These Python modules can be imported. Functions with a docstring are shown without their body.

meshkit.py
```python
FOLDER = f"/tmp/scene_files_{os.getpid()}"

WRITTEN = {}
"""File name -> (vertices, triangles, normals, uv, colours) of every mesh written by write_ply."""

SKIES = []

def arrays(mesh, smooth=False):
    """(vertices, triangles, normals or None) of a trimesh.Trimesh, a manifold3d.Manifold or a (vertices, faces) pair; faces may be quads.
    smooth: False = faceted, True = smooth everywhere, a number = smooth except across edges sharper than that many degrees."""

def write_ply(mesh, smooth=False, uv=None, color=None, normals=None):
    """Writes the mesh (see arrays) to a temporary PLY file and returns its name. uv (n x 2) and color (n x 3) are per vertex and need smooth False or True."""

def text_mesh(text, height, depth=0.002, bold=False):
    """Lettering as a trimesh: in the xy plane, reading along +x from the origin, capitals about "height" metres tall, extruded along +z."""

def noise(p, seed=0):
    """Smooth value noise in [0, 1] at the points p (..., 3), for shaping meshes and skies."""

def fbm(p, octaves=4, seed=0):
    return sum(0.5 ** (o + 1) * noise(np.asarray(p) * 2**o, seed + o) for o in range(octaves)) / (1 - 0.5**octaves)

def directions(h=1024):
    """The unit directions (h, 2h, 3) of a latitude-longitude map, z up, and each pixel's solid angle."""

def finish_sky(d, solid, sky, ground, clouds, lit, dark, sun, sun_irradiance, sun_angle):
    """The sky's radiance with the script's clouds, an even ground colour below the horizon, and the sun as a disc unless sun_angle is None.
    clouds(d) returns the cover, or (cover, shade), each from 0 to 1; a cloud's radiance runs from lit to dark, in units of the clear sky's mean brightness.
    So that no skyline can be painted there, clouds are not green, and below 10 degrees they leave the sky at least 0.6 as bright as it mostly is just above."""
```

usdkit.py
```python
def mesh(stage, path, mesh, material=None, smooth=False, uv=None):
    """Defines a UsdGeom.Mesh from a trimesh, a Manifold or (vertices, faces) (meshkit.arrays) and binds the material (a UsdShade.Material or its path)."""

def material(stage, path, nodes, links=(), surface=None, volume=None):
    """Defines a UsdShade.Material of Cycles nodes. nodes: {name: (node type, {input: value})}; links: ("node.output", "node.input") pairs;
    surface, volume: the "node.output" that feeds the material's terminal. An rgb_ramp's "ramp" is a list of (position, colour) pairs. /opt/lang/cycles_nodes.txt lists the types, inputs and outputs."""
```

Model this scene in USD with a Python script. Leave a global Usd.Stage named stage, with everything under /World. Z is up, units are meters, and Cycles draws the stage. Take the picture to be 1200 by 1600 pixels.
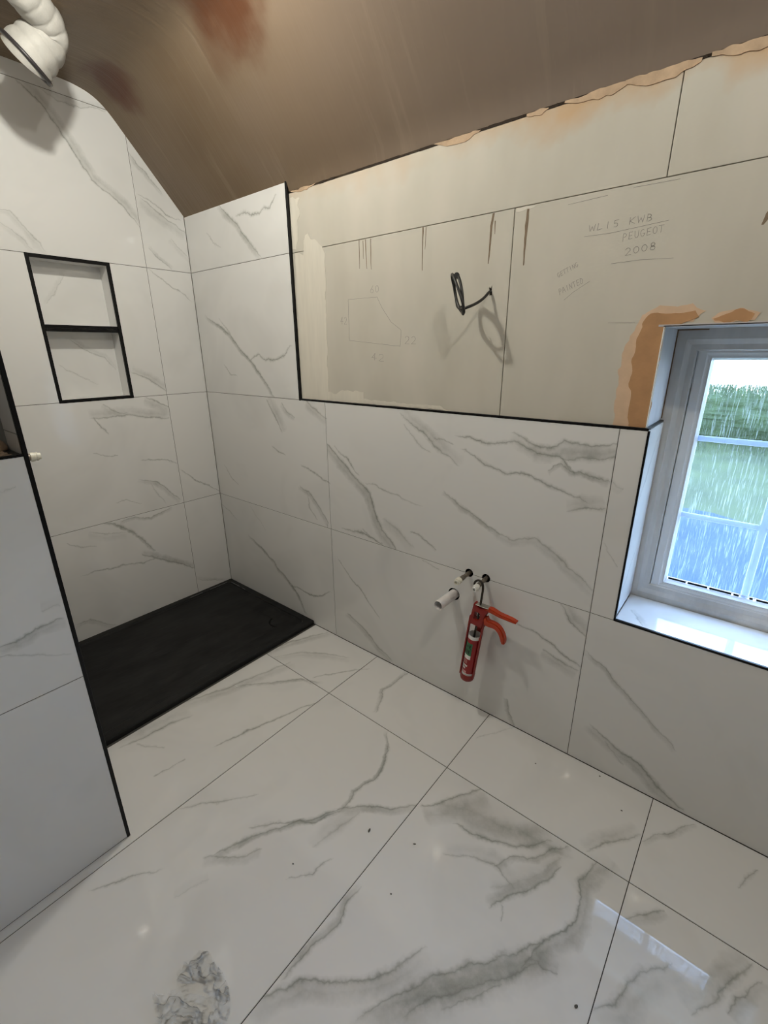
import math, numpy as np, trimesh, usdkit, meshkit
from pxr import Usd, UsdGeom, UsdLux, UsdShade, Gf, Sdf
from shapely.geometry import Polygon, Point, box as sbox
from shapely.ops import unary_union

stage = Usd.Stage.CreateInMemory()
UsdGeom.SetStageUpAxis(stage, UsdGeom.Tokens.z)
UsdGeom.SetStageMetersPerUnit(stage, 1.0)
UsdGeom.Xform.Define(stage, '/World')
UsdGeom.Scope.Define(stage, '/World/Looks')
rng = np.random.default_rng(7)

# ------------------------------------------------------------------ camera
# room frame: shower side wall x=0, window wall y=0 (tile faces), floor z=0; the room is x>0, y<0
cam = UsdGeom.Camera.Define(stage, '/World/camera')
CR = np.array([[0.773106, 0.634234, -0.007394], [0.205211, -0.261141, -0.943236], [-0.600163, 0.727704, -0.332041]])
CP = np.array([2.47239, -1.43203, 1.41293])
M = np.eye(4); M[0, :3] = CR[0]; M[1, :3] = -CR[1]; M[2, :3] = -CR[2]; M[3, :3] = CP
cam.AddTransformOp().Set(Gf.Matrix4d(*M.ravel().tolist()))
cam.CreateHorizontalApertureAttr(36.0); cam.CreateVerticalApertureAttr(48.0)
cam.CreateFocalLengthAttr(36.0 * 717.63 / 1200)
cam.CreateClippingRangeAttr(Gf.Vec2f(0.02, 500))
cam.CreateExposureAttr(0.04)

# ------------------------------------------------------------------ sky and lamps
dome = UsdLux.DomeLight.Define(stage, '/World/sky')
dome.CreateIntensityAttr(1.0)
skym = usdkit.material(stage, '/World/Looks/sky', {
    'tc': ('texture_coordinate', {}), 'sep': ('separate_xyz', {}),
    'r': ('rgb_ramp', {'ramp': [(0.0, (.56, .77, 1.0)), (.25, (.38, .62, 1.0)), (1.0, (.20, .44, 1.0))]}),
    'map': ('mapping', {'scale': (1.5, 1.5, 4.0)}),
    'n': ('noise_texture', {'scale': 1.4, 'detail': 4.0}),
    'cl': ('map_range', {'from_min': .45, 'from_max': .7, 'to_min': .0, 'to_max': .7, 'clamp': True}),
    'mx': ('mix', {'color2': (.72, .86, 1.0)}),
    'b': ('background_shader', {'strength': 9.5})},
    [('tc.generated', 'sep.vector'), ('sep.z', 'r.fac'), ('tc.generated', 'map.vector'), ('map.vector', 'n.vector'), ('n.fac', 'cl.value'),
     ('cl.result', 'mx.fac'), ('r.color', 'mx.color1'), ('mx.color', 'b.color')], surface='b.background')
UsdShade.MaterialBindingAPI.Apply(dome.GetPrim()).Bind(skym)

def lamp(name, p, radius, power, col):
    l = UsdLux.SphereLight.Define(stage, '/World/' + name)
    l.AddTranslateOp().Set(Gf.Vec3d(*p)); l.CreateRadiusAttr(radius)
    l.CreateIntensityAttr(power / (4 * math.pi * radius ** 2 * math.pi)); l.CreateColorAttr(Gf.Vec3f(*col))
WARM = (1.0, .982, .885)
for i, (p, w) in enumerate([[[1.13, -0.84, 2.425], 29], [[2.6, -0.92, 2.425], 16], [[2.45, -1.48, 2.425], 3], [[1.7, -2.2, 2.425], 4]]):
    lamp('ceiling_lamp' + ('_%03d' % i if i else ''), p, .03, w, WARM)

# veins traced as curves in each plane: (plane, width, strength, side band, points)
VEINS = [
    ('L',0.007,0.75,0.045,[(-0.614,2.396),(-0.577,2.367),(-0.544,2.335),(-0.507,2.289),(-0.465,2.225),(-0.408,2.118),(-0.345,2.081),(-0.295,2.044),(-0.239,1.975)]),
    ('L',0.006,0.35,0.03,[(-0.544,2.394),(-0.477,2.376),(-0.423,2.372),(-0.34,2.398),(-0.3,2.397)]),
    ('L',0.006,0.35,-0.03,[(-0.771,1.942),(-0.738,1.942),(-0.708,1.901),(-0.679,1.856),(-0.651,1.818)]),
    ('L',0.006,0.3,-0.02,[(-0.781,1.899),(-0.726,1.849),(-0.692,1.817)]),
    ('L',0.006,0.6,-0.02,[(-0.223,2.265),(-0.186,2.22),(-0.133,2.167),(-0.098,2.138)]),
    ('L',0.006,0.6,0.0,[(-0.215,2.108),(-0.148,2.08),(-0.094,2.048),(-0.027,2.038)]),
    ('L',0.006,0.6,-0.05,[(-0.203,2.09),(-0.13,2.041),(-0.058,2.011),(-0.012,1.987)]),
    ('L',0.006,0.5,0.02,[(-0.206,1.892),(-0.154,1.846),(-0.107,1.814)]),
    ('L',0.006,0.3,-0.03,[(-0.085,1.945),(-0.034,1.893),(0.0,1.865)]),
    ('L',0.006,0.55,0.0,[(-0.22,1.791),(-0.133,1.739),(-0.023,1.673)]),
    ('L',0.008,0.6,0.04,[(-0.385,1.319),(-0.31,1.281),(-0.23,1.222)]),
    ('L',0.007,0.75,-0.05,[(-0.341,1.195),(-0.285,1.161),(-0.231,1.133)]),
    ('L',0.008,0.6,-0.03,[(-0.545,1.18),(-0.51,1.15),(-0.489,1.135),(-0.442,1.127)]),
    ('L',0.008,0.6,0.05,[(-0.605,1.117),(-0.543,1.116),(-0.441,1.118),(-0.336,1.094),(-0.24,1.076)]),
    ('L',0.007,0.75,0.0,[(-0.6,1.114),(-0.575,1.071),(-0.549,1.036)]),
    ('L',0.006,0.6,0.0,[(-0.637,0.956),(-0.592,0.936),(-0.529,0.924)]),
    ('L',0.006,0.75,0.0,[(-0.413,0.884),(-0.335,0.87),(-0.288,0.854),(-0.237,0.834)]),
    ('L',0.007,0.65,-0.03,[(-0.438,0.782),(-0.366,0.748),(-0.314,0.7),(-0.252,0.625)]),
    ('L',0.006,0.4,0.0,[(-0.398,0.745),(-0.376,0.693),(-0.336,0.632)]),
    ('L',0.006,0.4,0.0,[(-0.577,0.687),(-0.535,0.693),(-0.461,0.657)]),
    ('L',0.006,0.65,0.0,[(-0.216,0.782),(-0.153,0.716),(-0.068,0.662),(-0.002,0.615)]),
    ('L',0.01,0.85,-0.015,[(-0.652,0.601),(-0.578,0.565),(-0.516,0.495),(-0.479,0.438),(-0.443,0.383)]),
    ('L',0.01,0.9,0.035,[(-0.498,0.372),(-0.429,0.323),(-0.335,0.26),(-0.239,0.186)]),
    ('L',0.007,0.6,0.0,[(-0.427,0.331),(-0.51,0.322),(-0.585,0.339),(-0.653,0.354),(-0.74,0.363),(-0.791,0.358)]),
    ('L',0.007,0.65,0.02,[(-0.315,0.585),(-0.384,0.581),(-0.43,0.561),(-0.499,0.588),(-0.574,0.588)]),
    ('L',0.006,0.4,-0.05,[(-0.722,0.571),(-0.654,0.542),(-0.567,0.522)]),
    ('L',0.006,0.5,0.0,[(-0.83,0.549),(-0.775,0.506),(-0.715,0.492)]),
    ('L',0.006,0.4,0.02,[(-0.222,0.106),(-0.13,0.064),(-0.036,0.02)]),
    ('L',0.008,0.45,-0.03,[(-0.878,0.116),(-0.818,0.123),(-0.711,0.03)]),
    ('B',0.01,0.95,-0.03,[(0.32,2.045),(0.359,2.011),(0.418,1.974),(0.448,1.946),(0.493,1.9),(0.522,1.873),(0.588,1.815)]),
    ('B',0.009,0.75,0.0,[(0.446,1.987),(0.501,1.995),(0.55,1.975),(0.613,1.97),(0.647,1.988),(0.686,1.986),(0.724,2.021)]),
    ('B',0.007,0.4,0.0,[(0.188,1.955),(0.239,1.91),(0.294,1.884)]),
    ('B',0.01,1.0,-0.02,[(0.105,1.576),(0.204,1.535),(0.288,1.493),(0.348,1.432),(0.426,1.383),(0.485,1.329),(0.539,1.277),(0.594,1.212)]),
    ('B',0.007,0.5,0.0,[(0.211,1.565),(0.275,1.515),(0.339,1.444)]),
    ('B',0.009,0.8,0.0,[(0.446,1.377),(0.512,1.398),(0.563,1.372),(0.651,1.381),(0.704,1.39),(0.75,1.433)]),
    ('B',0.008,0.5,0.0,[(0.204,1.347),(0.248,1.303),(0.31,1.291)]),
    ('B',0.01,0.7,0.06,[(0.545,1.185),(0.6,1.111),(0.64,1.036)]),
    ('B',0.01,0.8,-0.03,[(0.658,1.177),(0.687,1.142),(0.745,1.117)]),
    ('B',0.009,0.8,-0.04,[(0.843,1.191),(0.904,1.161),(0.96,1.128)]),
    ('B',0.008,0.7,0.0,[(0.554,0.959),(0.602,0.936),(0.656,0.926)]),
    ('B',0.009,0.85,0.0,[(0.777,0.889),(0.858,0.869),(0.96,0.827)]),
    ('B',0.009,0.75,-0.03,[(0.757,0.781),(0.825,0.751),(0.888,0.688),(0.938,0.633)]),
    ('B',0.007,0.5,0.0,[(0.802,0.753),(0.81,0.688),(0.86,0.625)]),
    ('B',0.008,0.45,0.0,[(0.095,0.788),(0.146,0.719),(0.205,0.691)]),
    ('B',0.009,0.9,-0.02,[(0.273,0.378),(0.377,0.337),(0.459,0.288),(0.538,0.231),(0.626,0.18),(0.689,0.114),(0.72,0.052)]),
    ('B',0.009,0.9,0.0,[(0.626,0.18),(0.696,0.184),(0.757,0.17),(0.859,0.195),(0.925,0.244)]),
    ('B',0.007,0.45,0.0,[(0.006,0.534),(0.087,0.498),(0.142,0.469)]),
    ('B',0.007,0.3,0.0,[(0.308,0.576),(0.427,0.468)]),
    ('B',0.008,0.5,0.0,[(0.933,0.626),(0.961,0.522)]),
    ('B',0.012,1.0,-0.05,[(0.963,1.008),(1.072,0.929),(1.147,0.871),(1.213,0.825),(1.234,0.759),(1.276,0.673),(1.361,0.602)]),
    ('B',0.008,0.65,0.0,[(1.012,1.002),(1.089,0.955),(1.148,0.906)]),
    ('B',0.007,0.45,0.0,[(1.192,0.867),(1.243,0.876),(1.292,0.857),(1.477,0.827)]),
    ('B',0.02,0.35,-0.05,[(1.291,0.724),(1.361,0.694),(1.442,0.645)]),
    ('B',0.01,0.75,0.0,[(1.04,0.622),(1.154,0.631),(1.275,0.612)]),
    ('B',0.008,0.7,0.0,[(1.17,0.647),(1.216,0.621),(1.283,0.608)]),
    ('B',0.009,0.8,0.0,[(1.435,0.707),(1.493,0.693),(1.556,0.654)]),
    ('B',0.01,0.65,0.05,[(1.385,1.178),(1.482,1.119),(1.553,1.069),(1.632,1.022)]),
    ('B',0.008,0.5,0.0,[(1.398,1.14),(1.459,1.077),(1.519,1.05)]),
    ('B',0.008,0.75,0.0,[(1.529,1.104),(1.618,1.095)]),
    ('B',0.009,0.85,0.0,[(1.643,1.126),(1.699,1.118),(1.769,1.109),(1.85,1.127),(1.94,1.096),(2.004,1.1),(2.057,1.051)]),
    ('B',0.01,0.85,-0.02,[(2.013,1.093),(2.041,1.057),(2.103,1.051),(2.154,1.043)]),
    ('B',0.009,0.8,0.0,[(1.672,1.074),(1.745,1.038),(1.824,1.014),(1.895,1.025),(1.984,1.001),(2.083,0.974)]),
    ('B',0.01,0.8,-0.06,[(1.848,1.156),(1.921,1.118),(1.97,1.12),(2.015,1.141),(2.09,1.142),(2.151,1.157)]),
    ('B',0.01,0.8,0.04,[(2.013,1.093),(2.087,1.107),(2.154,1.116)]),
    ('B',0.008,0.7,-0.02,[(1.978,1.047),(2.007,1.076),(2.057,1.051)]),
    ('B',0.012,0.6,0.05,[(2.05,0.925),(2.093,0.951),(2.153,0.955)]),
    ('B',0.009,0.85,-0.02,[(1.593,0.907),(1.663,0.86),(1.76,0.822),(1.823,0.793)]),
    ('B',0.01,0.5,-0.04,[(1.823,0.793),(1.882,0.784),(1.962,0.809),(2.036,0.769),(2.152,0.685)]),
    ('B',0.007,0.5,0.0,[(2.169,0.842),(2.214,0.786)]),
    ('B',0.012,0.4,-0.03,[(2.16,1.052),(2.198,1.028)]),
    ('B',0.008,0.65,0.0,[(1.005,0.449),(1.075,0.381),(1.149,0.329),(1.251,0.229)]),
    ('B',0.011,0.75,-0.04,[(1.057,0.167),(1.172,0.118),(1.248,0.056),(1.32,0.023)]),
    ('B',0.007,0.6,0.0,[(1.495,0.588),(1.577,0.58)]),
    ('B',0.009,0.8,0.0,[(1.924,0.458),(2.0,0.455),(2.053,0.43),(2.115,0.4),(2.155,0.39)]),
    ('B',0.01,0.7,-0.05,[(2.032,0.391),(2.1,0.374),(2.149,0.369)]),
    ('B',0.01,0.8,0.05,[(2.069,0.596),(2.103,0.546),(2.154,0.512)]),
    ('B',0.009,0.95,-0.02,[(1.906,0.114),(1.921,0.063),(1.951,0.01)]),
    ('B',0.008,0.6,-0.02,[(2.176,0.449),(2.229,0.421),(2.296,0.356),(2.387,0.289),(2.457,0.233)]),
    ('B',0.012,0.9,-0.05,[(2.229,0.169),(2.314,0.127),(2.376,0.11),(2.439,0.061),(2.518,0.015)]),
    ('B',0.008,0.5,0.0,[(2.27,0.135),(2.339,0.073)]),
    ('P',0.007,0.8,-0.03,[(-1.304,0.773),(-1.271,0.77),(-1.224,0.785),(-1.177,0.78)]),
    ('P',0.01,0.4,0.03,[(-1.212,0.829),(-1.171,0.822)]),
    ('P',0.006,0.35,0.0,[(-1.31,0.747),(-1.245,0.718),(-1.179,0.683)]),
    ('P',0.006,0.35,0.0,[(-1.222,1.131),(-1.189,1.134)]),
    ('F',0.01,0.7,-0.05,[(0.787,-0.312),(0.81,-0.205),(0.855,-0.111),(0.903,-0.013)]),
    ('F',0.01,0.4,-0.05,[(0.855,-0.322),(0.925,-0.214),(1.038,-0.143),(1.131,-0.1)]),
    ('F',0.008,0.65,0.0,[(1.115,-0.299),(1.184,-0.197),(1.264,-0.104)]),
    ('F',0.01,0.85,0.02,[(1.472,-0.276),(1.418,-0.168),(1.431,-0.016)]),
    ('F',0.012,0.6,-0.06,[(0.799,-0.767),(0.844,-0.656),(0.883,-0.53),(0.91,-0.406),(0.943,-0.314)]),
    ('F',0.009,0.7,-0.02,[(0.901,-0.542),(1.0,-0.435),(1.077,-0.346),(1.152,-0.313)]),
    ('F',0.009,0.85,0.0,[(1.117,-0.791),(1.143,-0.678),(1.189,-0.55),(1.244,-0.398)]),
    ('F',0.012,0.6,0.09,[(0.84,-1.026),(0.859,-0.948),(0.872,-0.85),(0.892,-0.79)]),
    ('F',0.01,0.55,0.0,[(0.871,-0.99),(0.97,-0.929)]),
    ('F',0.009,0.65,0.0,[(1.062,-1.005),(1.081,-0.906)]),
    ('F',0.009,0.95,-0.015,[(1.586,-0.36),(1.63,-0.399),(1.658,-0.456),(1.678,-0.526),(1.652,-0.607),(1.664,-0.672)]),
    ('F',0.01,1.0,-0.02,[(1.479,-1.014),(1.499,-0.946),(1.537,-0.874),(1.588,-0.798),(1.638,-0.73),(1.667,-0.675)]),
    ('F',0.01,0.85,-0.03,[(1.667,-0.675),(1.726,-0.622),(1.783,-0.581),(1.846,-0.519)]),
    ('F',0.009,0.75,0.0,[(1.49,-0.899),(1.534,-0.841),(1.628,-0.766),(1.665,-0.697)]),
    ('F',0.01,0.6,-0.03,[(1.457,-1.045),(1.512,-1.001),(1.54,-0.973),(1.561,-0.932)]),
    ('F',0.02,0.35,0.05,[(1.684,-0.818),(1.698,-0.73),(1.715,-0.662)]),
    ('F',0.007,0.65,0.0,[(1.691,-0.927),(1.736,-0.875),(1.749,-0.813)]),
    ('F',0.008,0.65,0.0,[(1.289,-1.292),(1.33,-1.229),(1.383,-1.145)]),
    ('F',0.008,0.5,0.0,[(1.252,-1.011),(1.305,-0.946),(1.403,-0.827)]),
    ('F',0.012,0.3,0.03,[(1.488,-1.151),(1.521,-1.074)]),
    ('F',0.01,0.75,-0.025,[(1.867,-0.818),(1.863,-0.872),(1.878,-0.907),(1.876,-0.954),(1.859,-1.01),(1.859,-1.071)]),
    ('F',0.012,0.85,-0.05,[(1.845,-1.143),(1.869,-1.094),(1.892,-1.057),(1.929,-1.032),(1.975,-0.989),(2.026,-0.941),(2.053,-0.893),(2.079,-0.828)]),
    ('F',0.009,0.75,-0.09,[(2.051,-0.999),(2.083,-0.932),(2.125,-0.861),(2.16,-0.809),(2.209,-0.753),(2.261,-0.686),(2.29,-0.64),(2.322,-0.598)]),
    ('F',0.012,0.9,0.06,[(2.124,-0.945),(2.146,-0.892),(2.187,-0.842),(2.235,-0.777),(2.281,-0.728),(2.302,-0.684)]),
    ('F',0.009,0.7,0.02,[(2.182,-0.881),(2.222,-0.83),(2.263,-0.763)]),
    ('F',0.01,1.0,-0.05,[(2.291,-0.685),(2.302,-0.641),(2.309,-0.61),(2.347,-0.565),(2.355,-0.514),(2.348,-0.456),(2.334,-0.418),(2.342,-0.392),(2.358,-0.339)]),
    ('F',0.01,1.0,0.03,[(2.174,-0.627),(2.196,-0.579),(2.229,-0.528),(2.259,-0.479),(2.281,-0.421)]),
    ('F',0.007,0.8,0.0,[(2.203,-0.637),(2.196,-0.603)]),
    ('F',0.009,0.9,-0.09,[(1.864,-0.504),(1.91,-0.449),(1.962,-0.362),(1.983,-0.333)]),
    ('F',0.01,0.9,0.09,[(1.98,-0.491),(2.04,-0.489),(2.103,-0.461),(2.16,-0.436),(2.196,-0.394),(2.223,-0.356)]),
    ('F',0.009,0.5,0.05,[(2.006,-0.59),(2.071,-0.545),(2.122,-0.524),(2.162,-0.531),(2.198,-0.547)]),
    ('F',0.009,0.75,-0.02,[(2.134,-0.523),(2.172,-0.464),(2.215,-0.427),(2.242,-0.377),(2.276,-0.342)]),
    ('F',0.01,0.65,0.03,[(2.299,-0.669),(2.329,-0.673),(2.359,-0.653)]),
    ('F',0.011,0.6,0.05,[(2.329,-0.314),(2.362,-0.257),(2.395,-0.216),(2.436,-0.16)]),
    ('F',0.009,0.55,-0.02,[(2.448,-0.173),(2.497,-0.105),(2.559,-0.021)]),
    ('F',0.008,0.7,0.0,[(2.682,-0.156),(2.703,-0.107),(2.725,-0.06)]),
    ('F',0.012,0.65,-0.07,[(2.449,-0.661),(2.483,-0.63),(2.493,-0.573),(2.522,-0.515),(2.567,-0.468)]),
    ('F',0.011,0.75,0.05,[(2.626,-0.531),(2.658,-0.47),(2.684,-0.404),(2.713,-0.346)]),
    ('F',0.01,0.75,-0.03,[(2.684,-0.484),(2.696,-0.438),(2.735,-0.368)]),
    ('F',0.01,0.7,-0.03,[(2.46,-0.427),(2.497,-0.387),(2.528,-0.341)]),
    ('F',0.008,0.45,0.0,[(1.863,-0.141),(1.95,-0.009)]),
    ('F',0.055,0.38,0.0,[(1.906,-0.458),(2.002,-0.418),(2.124,-0.395),(2.218,-0.374),(2.282,-0.364)]),
    ('F',0.035,0.36,0.0,[(2.155,-0.584),(2.203,-0.524),(2.248,-0.452),(2.271,-0.388)]),
    ('F',0.06,0.4,0.0,[(2.043,-1.016),(2.113,-0.918),(2.189,-0.816),(2.27,-0.712),(2.32,-0.638)]),
    ('F',0.05,0.3,0.0,[(2.335,-0.442),(2.363,-0.366),(2.399,-0.303)]),
]
# ------------------------------------------------------------------ helpers
used = {}
def numbered(parent, name):
    k = (parent, name); n = used.get(k, 0); used[k] = n + 1
    return name if n == 0 else '%s_%03d' % (name, n)
def path_of(o): return '/World' if o is None else str(o.GetPath())
def obj(name, mesh, mat, parent=None, smooth=False, label=None, kind=None):
    pp = path_of(parent)
    m = usdkit.mesh(stage, pp + '/' + numbered(pp, name), mesh, MAT[mat] if isinstance(mat, str) else mat, smooth=smooth)
    o = m.GetPrim()
    if label: o.SetCustomDataByKey('label', label)
    if kind: o.SetCustomDataByKey('kind', kind)
    return o
def tag(o, label, cat=None, group=None, kind=None):
    for k, v in (('label', label), ('category', cat), ('group', group), ('kind', kind)):
        if v: o.SetCustomDataByKey(k, v)
    return o
def thing(name, label, cat, loc=(0, 0, 0), group=None, kind=None):
    x = UsdGeom.Xform.Define(stage, '/World/' + numbered('/World', name)); x.AddTranslateOp().Set(Gf.Vec3d(*map(float, loc)))
    return tag(x.GetPrim(), label, cat, group, kind)
def structure(name, label, cat): return thing(name, label, cat, kind='structure')
def cat(*ms): return trimesh.util.concatenate(list(ms))
def bx(x0, x1, y0, y1, z0, z1, bevel=0.0):
    if bevel <= 0:
        m = trimesh.creation.box([x1 - x0, y1 - y0, z1 - z0]); m.apply_translation([(x0 + x1) / 2, (y0 + y1) / 2, (z0 + z1) / 2]); return m
    P = []
    for sx in (0, 1):
        for sy in (0, 1):
            for sz in (0, 1):
                c = [(x0, x1)[sx], (y0, y1)[sy], (z0, z1)[sz]]; s = [1 - 2 * sx, 1 - 2 * sy, 1 - 2 * sz]
                for k in range(3):
                    q = list(c)
                    for a in range(3):
                        if a != k: q[a] += s[a] * bevel
                    P.append(q)
    return trimesh.convex.convex_hull(np.array(P))
AX = {'x': np.array([[0, 0, 1], [1, 0, 0], [0, 1, 0.]]), 'y': np.array([[1, 0, 0], [0, 0, 1], [0, 1, 0.]]), 'z': np.eye(3)}
def prism(poly, axis, a, b):
    """Extrudes a shapely polygon drawn in the plane's own two coordinates, from a to b along the axis."""
    ps = list(getattr(poly, 'geoms', [poly])); out = []
    for g in ps:
        if g.is_empty or g.area < 1e-9: continue
        m = trimesh.creation.extrude_polygon(g, b - a, engine='earcut'); m.apply_translation([0, 0, a])
        v = m.vertices @ AX[axis].T
        f = m.faces if np.linalg.det(AX[axis]) > 0 else m.faces[:, ::-1]
        out.append(trimesh.Trimesh(v, f, process=False))
    return cat(*out)
def tile_prism(poly, axis, back, front, bev=.0008):
    """A tile: extruded outline with a tiny arris towards the front face."""
    if not bev: return prism(poly, axis, min(back, front), max(back, front))
    s = 1 if front > back else -1
    ins = poly.buffer(-bev, join_style=2)
    body = prism(poly, axis, min(back, front - s * bev), max(back, front - s * bev))
    top = prism(ins, axis, min(front - s * bev, front), max(front - s * bev, front))
    return cat(body, top)
def tube(pts, r, sides=12, caps=True, closed=False):
    p = np.asarray(pts, float); n = len(p); r = np.broadcast_to(r, (n,))
    t = np.gradient(p, axis=0) if not closed else np.roll(p, -1, 0) - np.roll(p, 1, 0)
    t /= np.linalg.norm(t, axis=1, keepdims=True) + 1e-12
    a = np.cross(t[0], [0, 0, 1.0]);
    if np.linalg.norm(a) < .2: a = np.cross(t[0], [1.0, 0, 0])
    V = []; ang = np.arange(sides) * 2 * np.pi / sides
    for i in range(n):
        a = a - t[i] * (a @ t[i]); a /= np.linalg.norm(a); b = np.cross(t[i], a)
        V.append(p[i] + r[i] * (np.cos(ang)[:, None] * a + np.sin(ang)[:, None] * b))
    V = np.vstack(V); F = []
    for i in range(n if closed else n - 1):
        for j in range(sides):
            q = [i * sides + j, i * sides + (j + 1) % sides, ((i + 1) % n) * sides + (j + 1) % sides, ((i + 1) % n) * sides + j]
            F += [[q[0], q[1], q[2]], [q[0], q[2], q[3]]]
    if caps and not closed:
        V = np.vstack([V, p[:1], p[-1:]]); c0, c1 = len(V) - 2, len(V) - 1
        for j in range(sides):
            F.append([c0, (j + 1) % sides, j]); F.append([c1, (n - 1) * sides + j, (n - 1) * sides + (j + 1) % sides])
    return trimesh.Trimesh(V, F, process=False)
def lathe(prof, origin, axis, sides=32):
    """Revolves (radius, distance) pairs about an axis."""
    axis = np.array(axis, float) / np.linalg.norm(axis); a = np.cross(axis, [0, 0, 1.0])
    if np.linalg.norm(a) < .2: a = np.cross(axis, [1.0, 0, 0])
    a /= np.linalg.norm(a); b = np.cross(axis, a); ang = np.arange(sides) * 2 * np.pi / sides
    ring = np.cos(ang)[:, None] * a + np.sin(ang)[:, None] * b
    V = np.vstack([np.array(origin) + axis * h + ring * max(r, 1e-5) for r, h in prof]); F = []
    for i in range(len(prof) - 1):
        for j in range(sides):
            k = (j + 1) % sides
            F += [[i * sides + j, i * sides + k, (i + 1) * sides + k], [i * sides + j, (i + 1) * sides + k, (i + 1) * sides + j]]
    m = trimesh.Trimesh(V, F, process=False)
    return m
def spline(pts, n=40):
    from scipy.interpolate import CubicSpline
    p = np.asarray(pts, float); d = np.r_[0, np.cumsum(np.linalg.norm(np.diff(p, axis=0), axis=1))]
    return CubicSpline(d, p)(np.linspace(0, d[-1], n))
def ragged(pts, amp=.004, step=.01, seed=0):
    """A torn outline: the polygon resampled and nudged by noise."""
    p = np.array(list(pts) + [pts[0]], float); out = []
    for a, b in zip(p[:-1], p[1:]):
        k = max(1, int(np.linalg.norm(b - a) / step))
        out += [a + (b - a) * i / k for i in range(k)]
    o = np.array(out); q = np.c_[o * 60, np.full(len(o), seed * 3.7)]
    o = o + amp * 2 * np.c_[meshkit.noise(q, seed) - .5, meshkit.noise(q + 31.7, seed + 1) - .5]
    return Polygon(o).buffer(0)

# ------------------------------------------------------------------ materials
MAT = {}
def mat(name, col, rough=.5, spec=.5, metal=0.0, noise=0.0, nscale=20.0, bump=0.0, bscale=200.0, stretch=(1, 1, 1), **kw):
    """Plain material; noise varies the colour, bump roughens the surface."""
    N = {'p': ('principled_bsdf', dict({'base_color': col, 'roughness': rough, 'specular_ior_level': spec, 'metallic': metal}, **kw))}; L = []
    if noise or bump: N['g'] = ('geometry', {}); N['m'] = ('mapping', {'scale': stretch}); L.append(('g.position', 'm.vector'))
    if noise:
        N['n'] = ('noise_texture', {'scale': nscale, 'detail': 5.0, 'roughness': .6})
        c = np.array(col); N['r'] = ('rgb_ramp', {'ramp': [(.25, tuple(c * (1 - noise))), (.75, tuple(np.minimum(c * (1 + noise), 1)))]})
        L += [('m.vector', 'n.vector'), ('n.fac', 'r.fac'), ('r.color', 'p.base_color')]
    if bump:
        N['bn'] = ('noise_texture', {'scale': bscale, 'detail': 3.0}); N['b'] = ('bump', {'strength': bump, 'distance': .002})
        L += [('m.vector', 'bn.vector'), ('bn.fac', 'b.height'), ('b.normal', 'p.normal')]
    MAT[name] = usdkit.material(stage, '/World/Looks/' + name, N, L, surface='p.BSDF'); return MAT[name]

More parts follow.
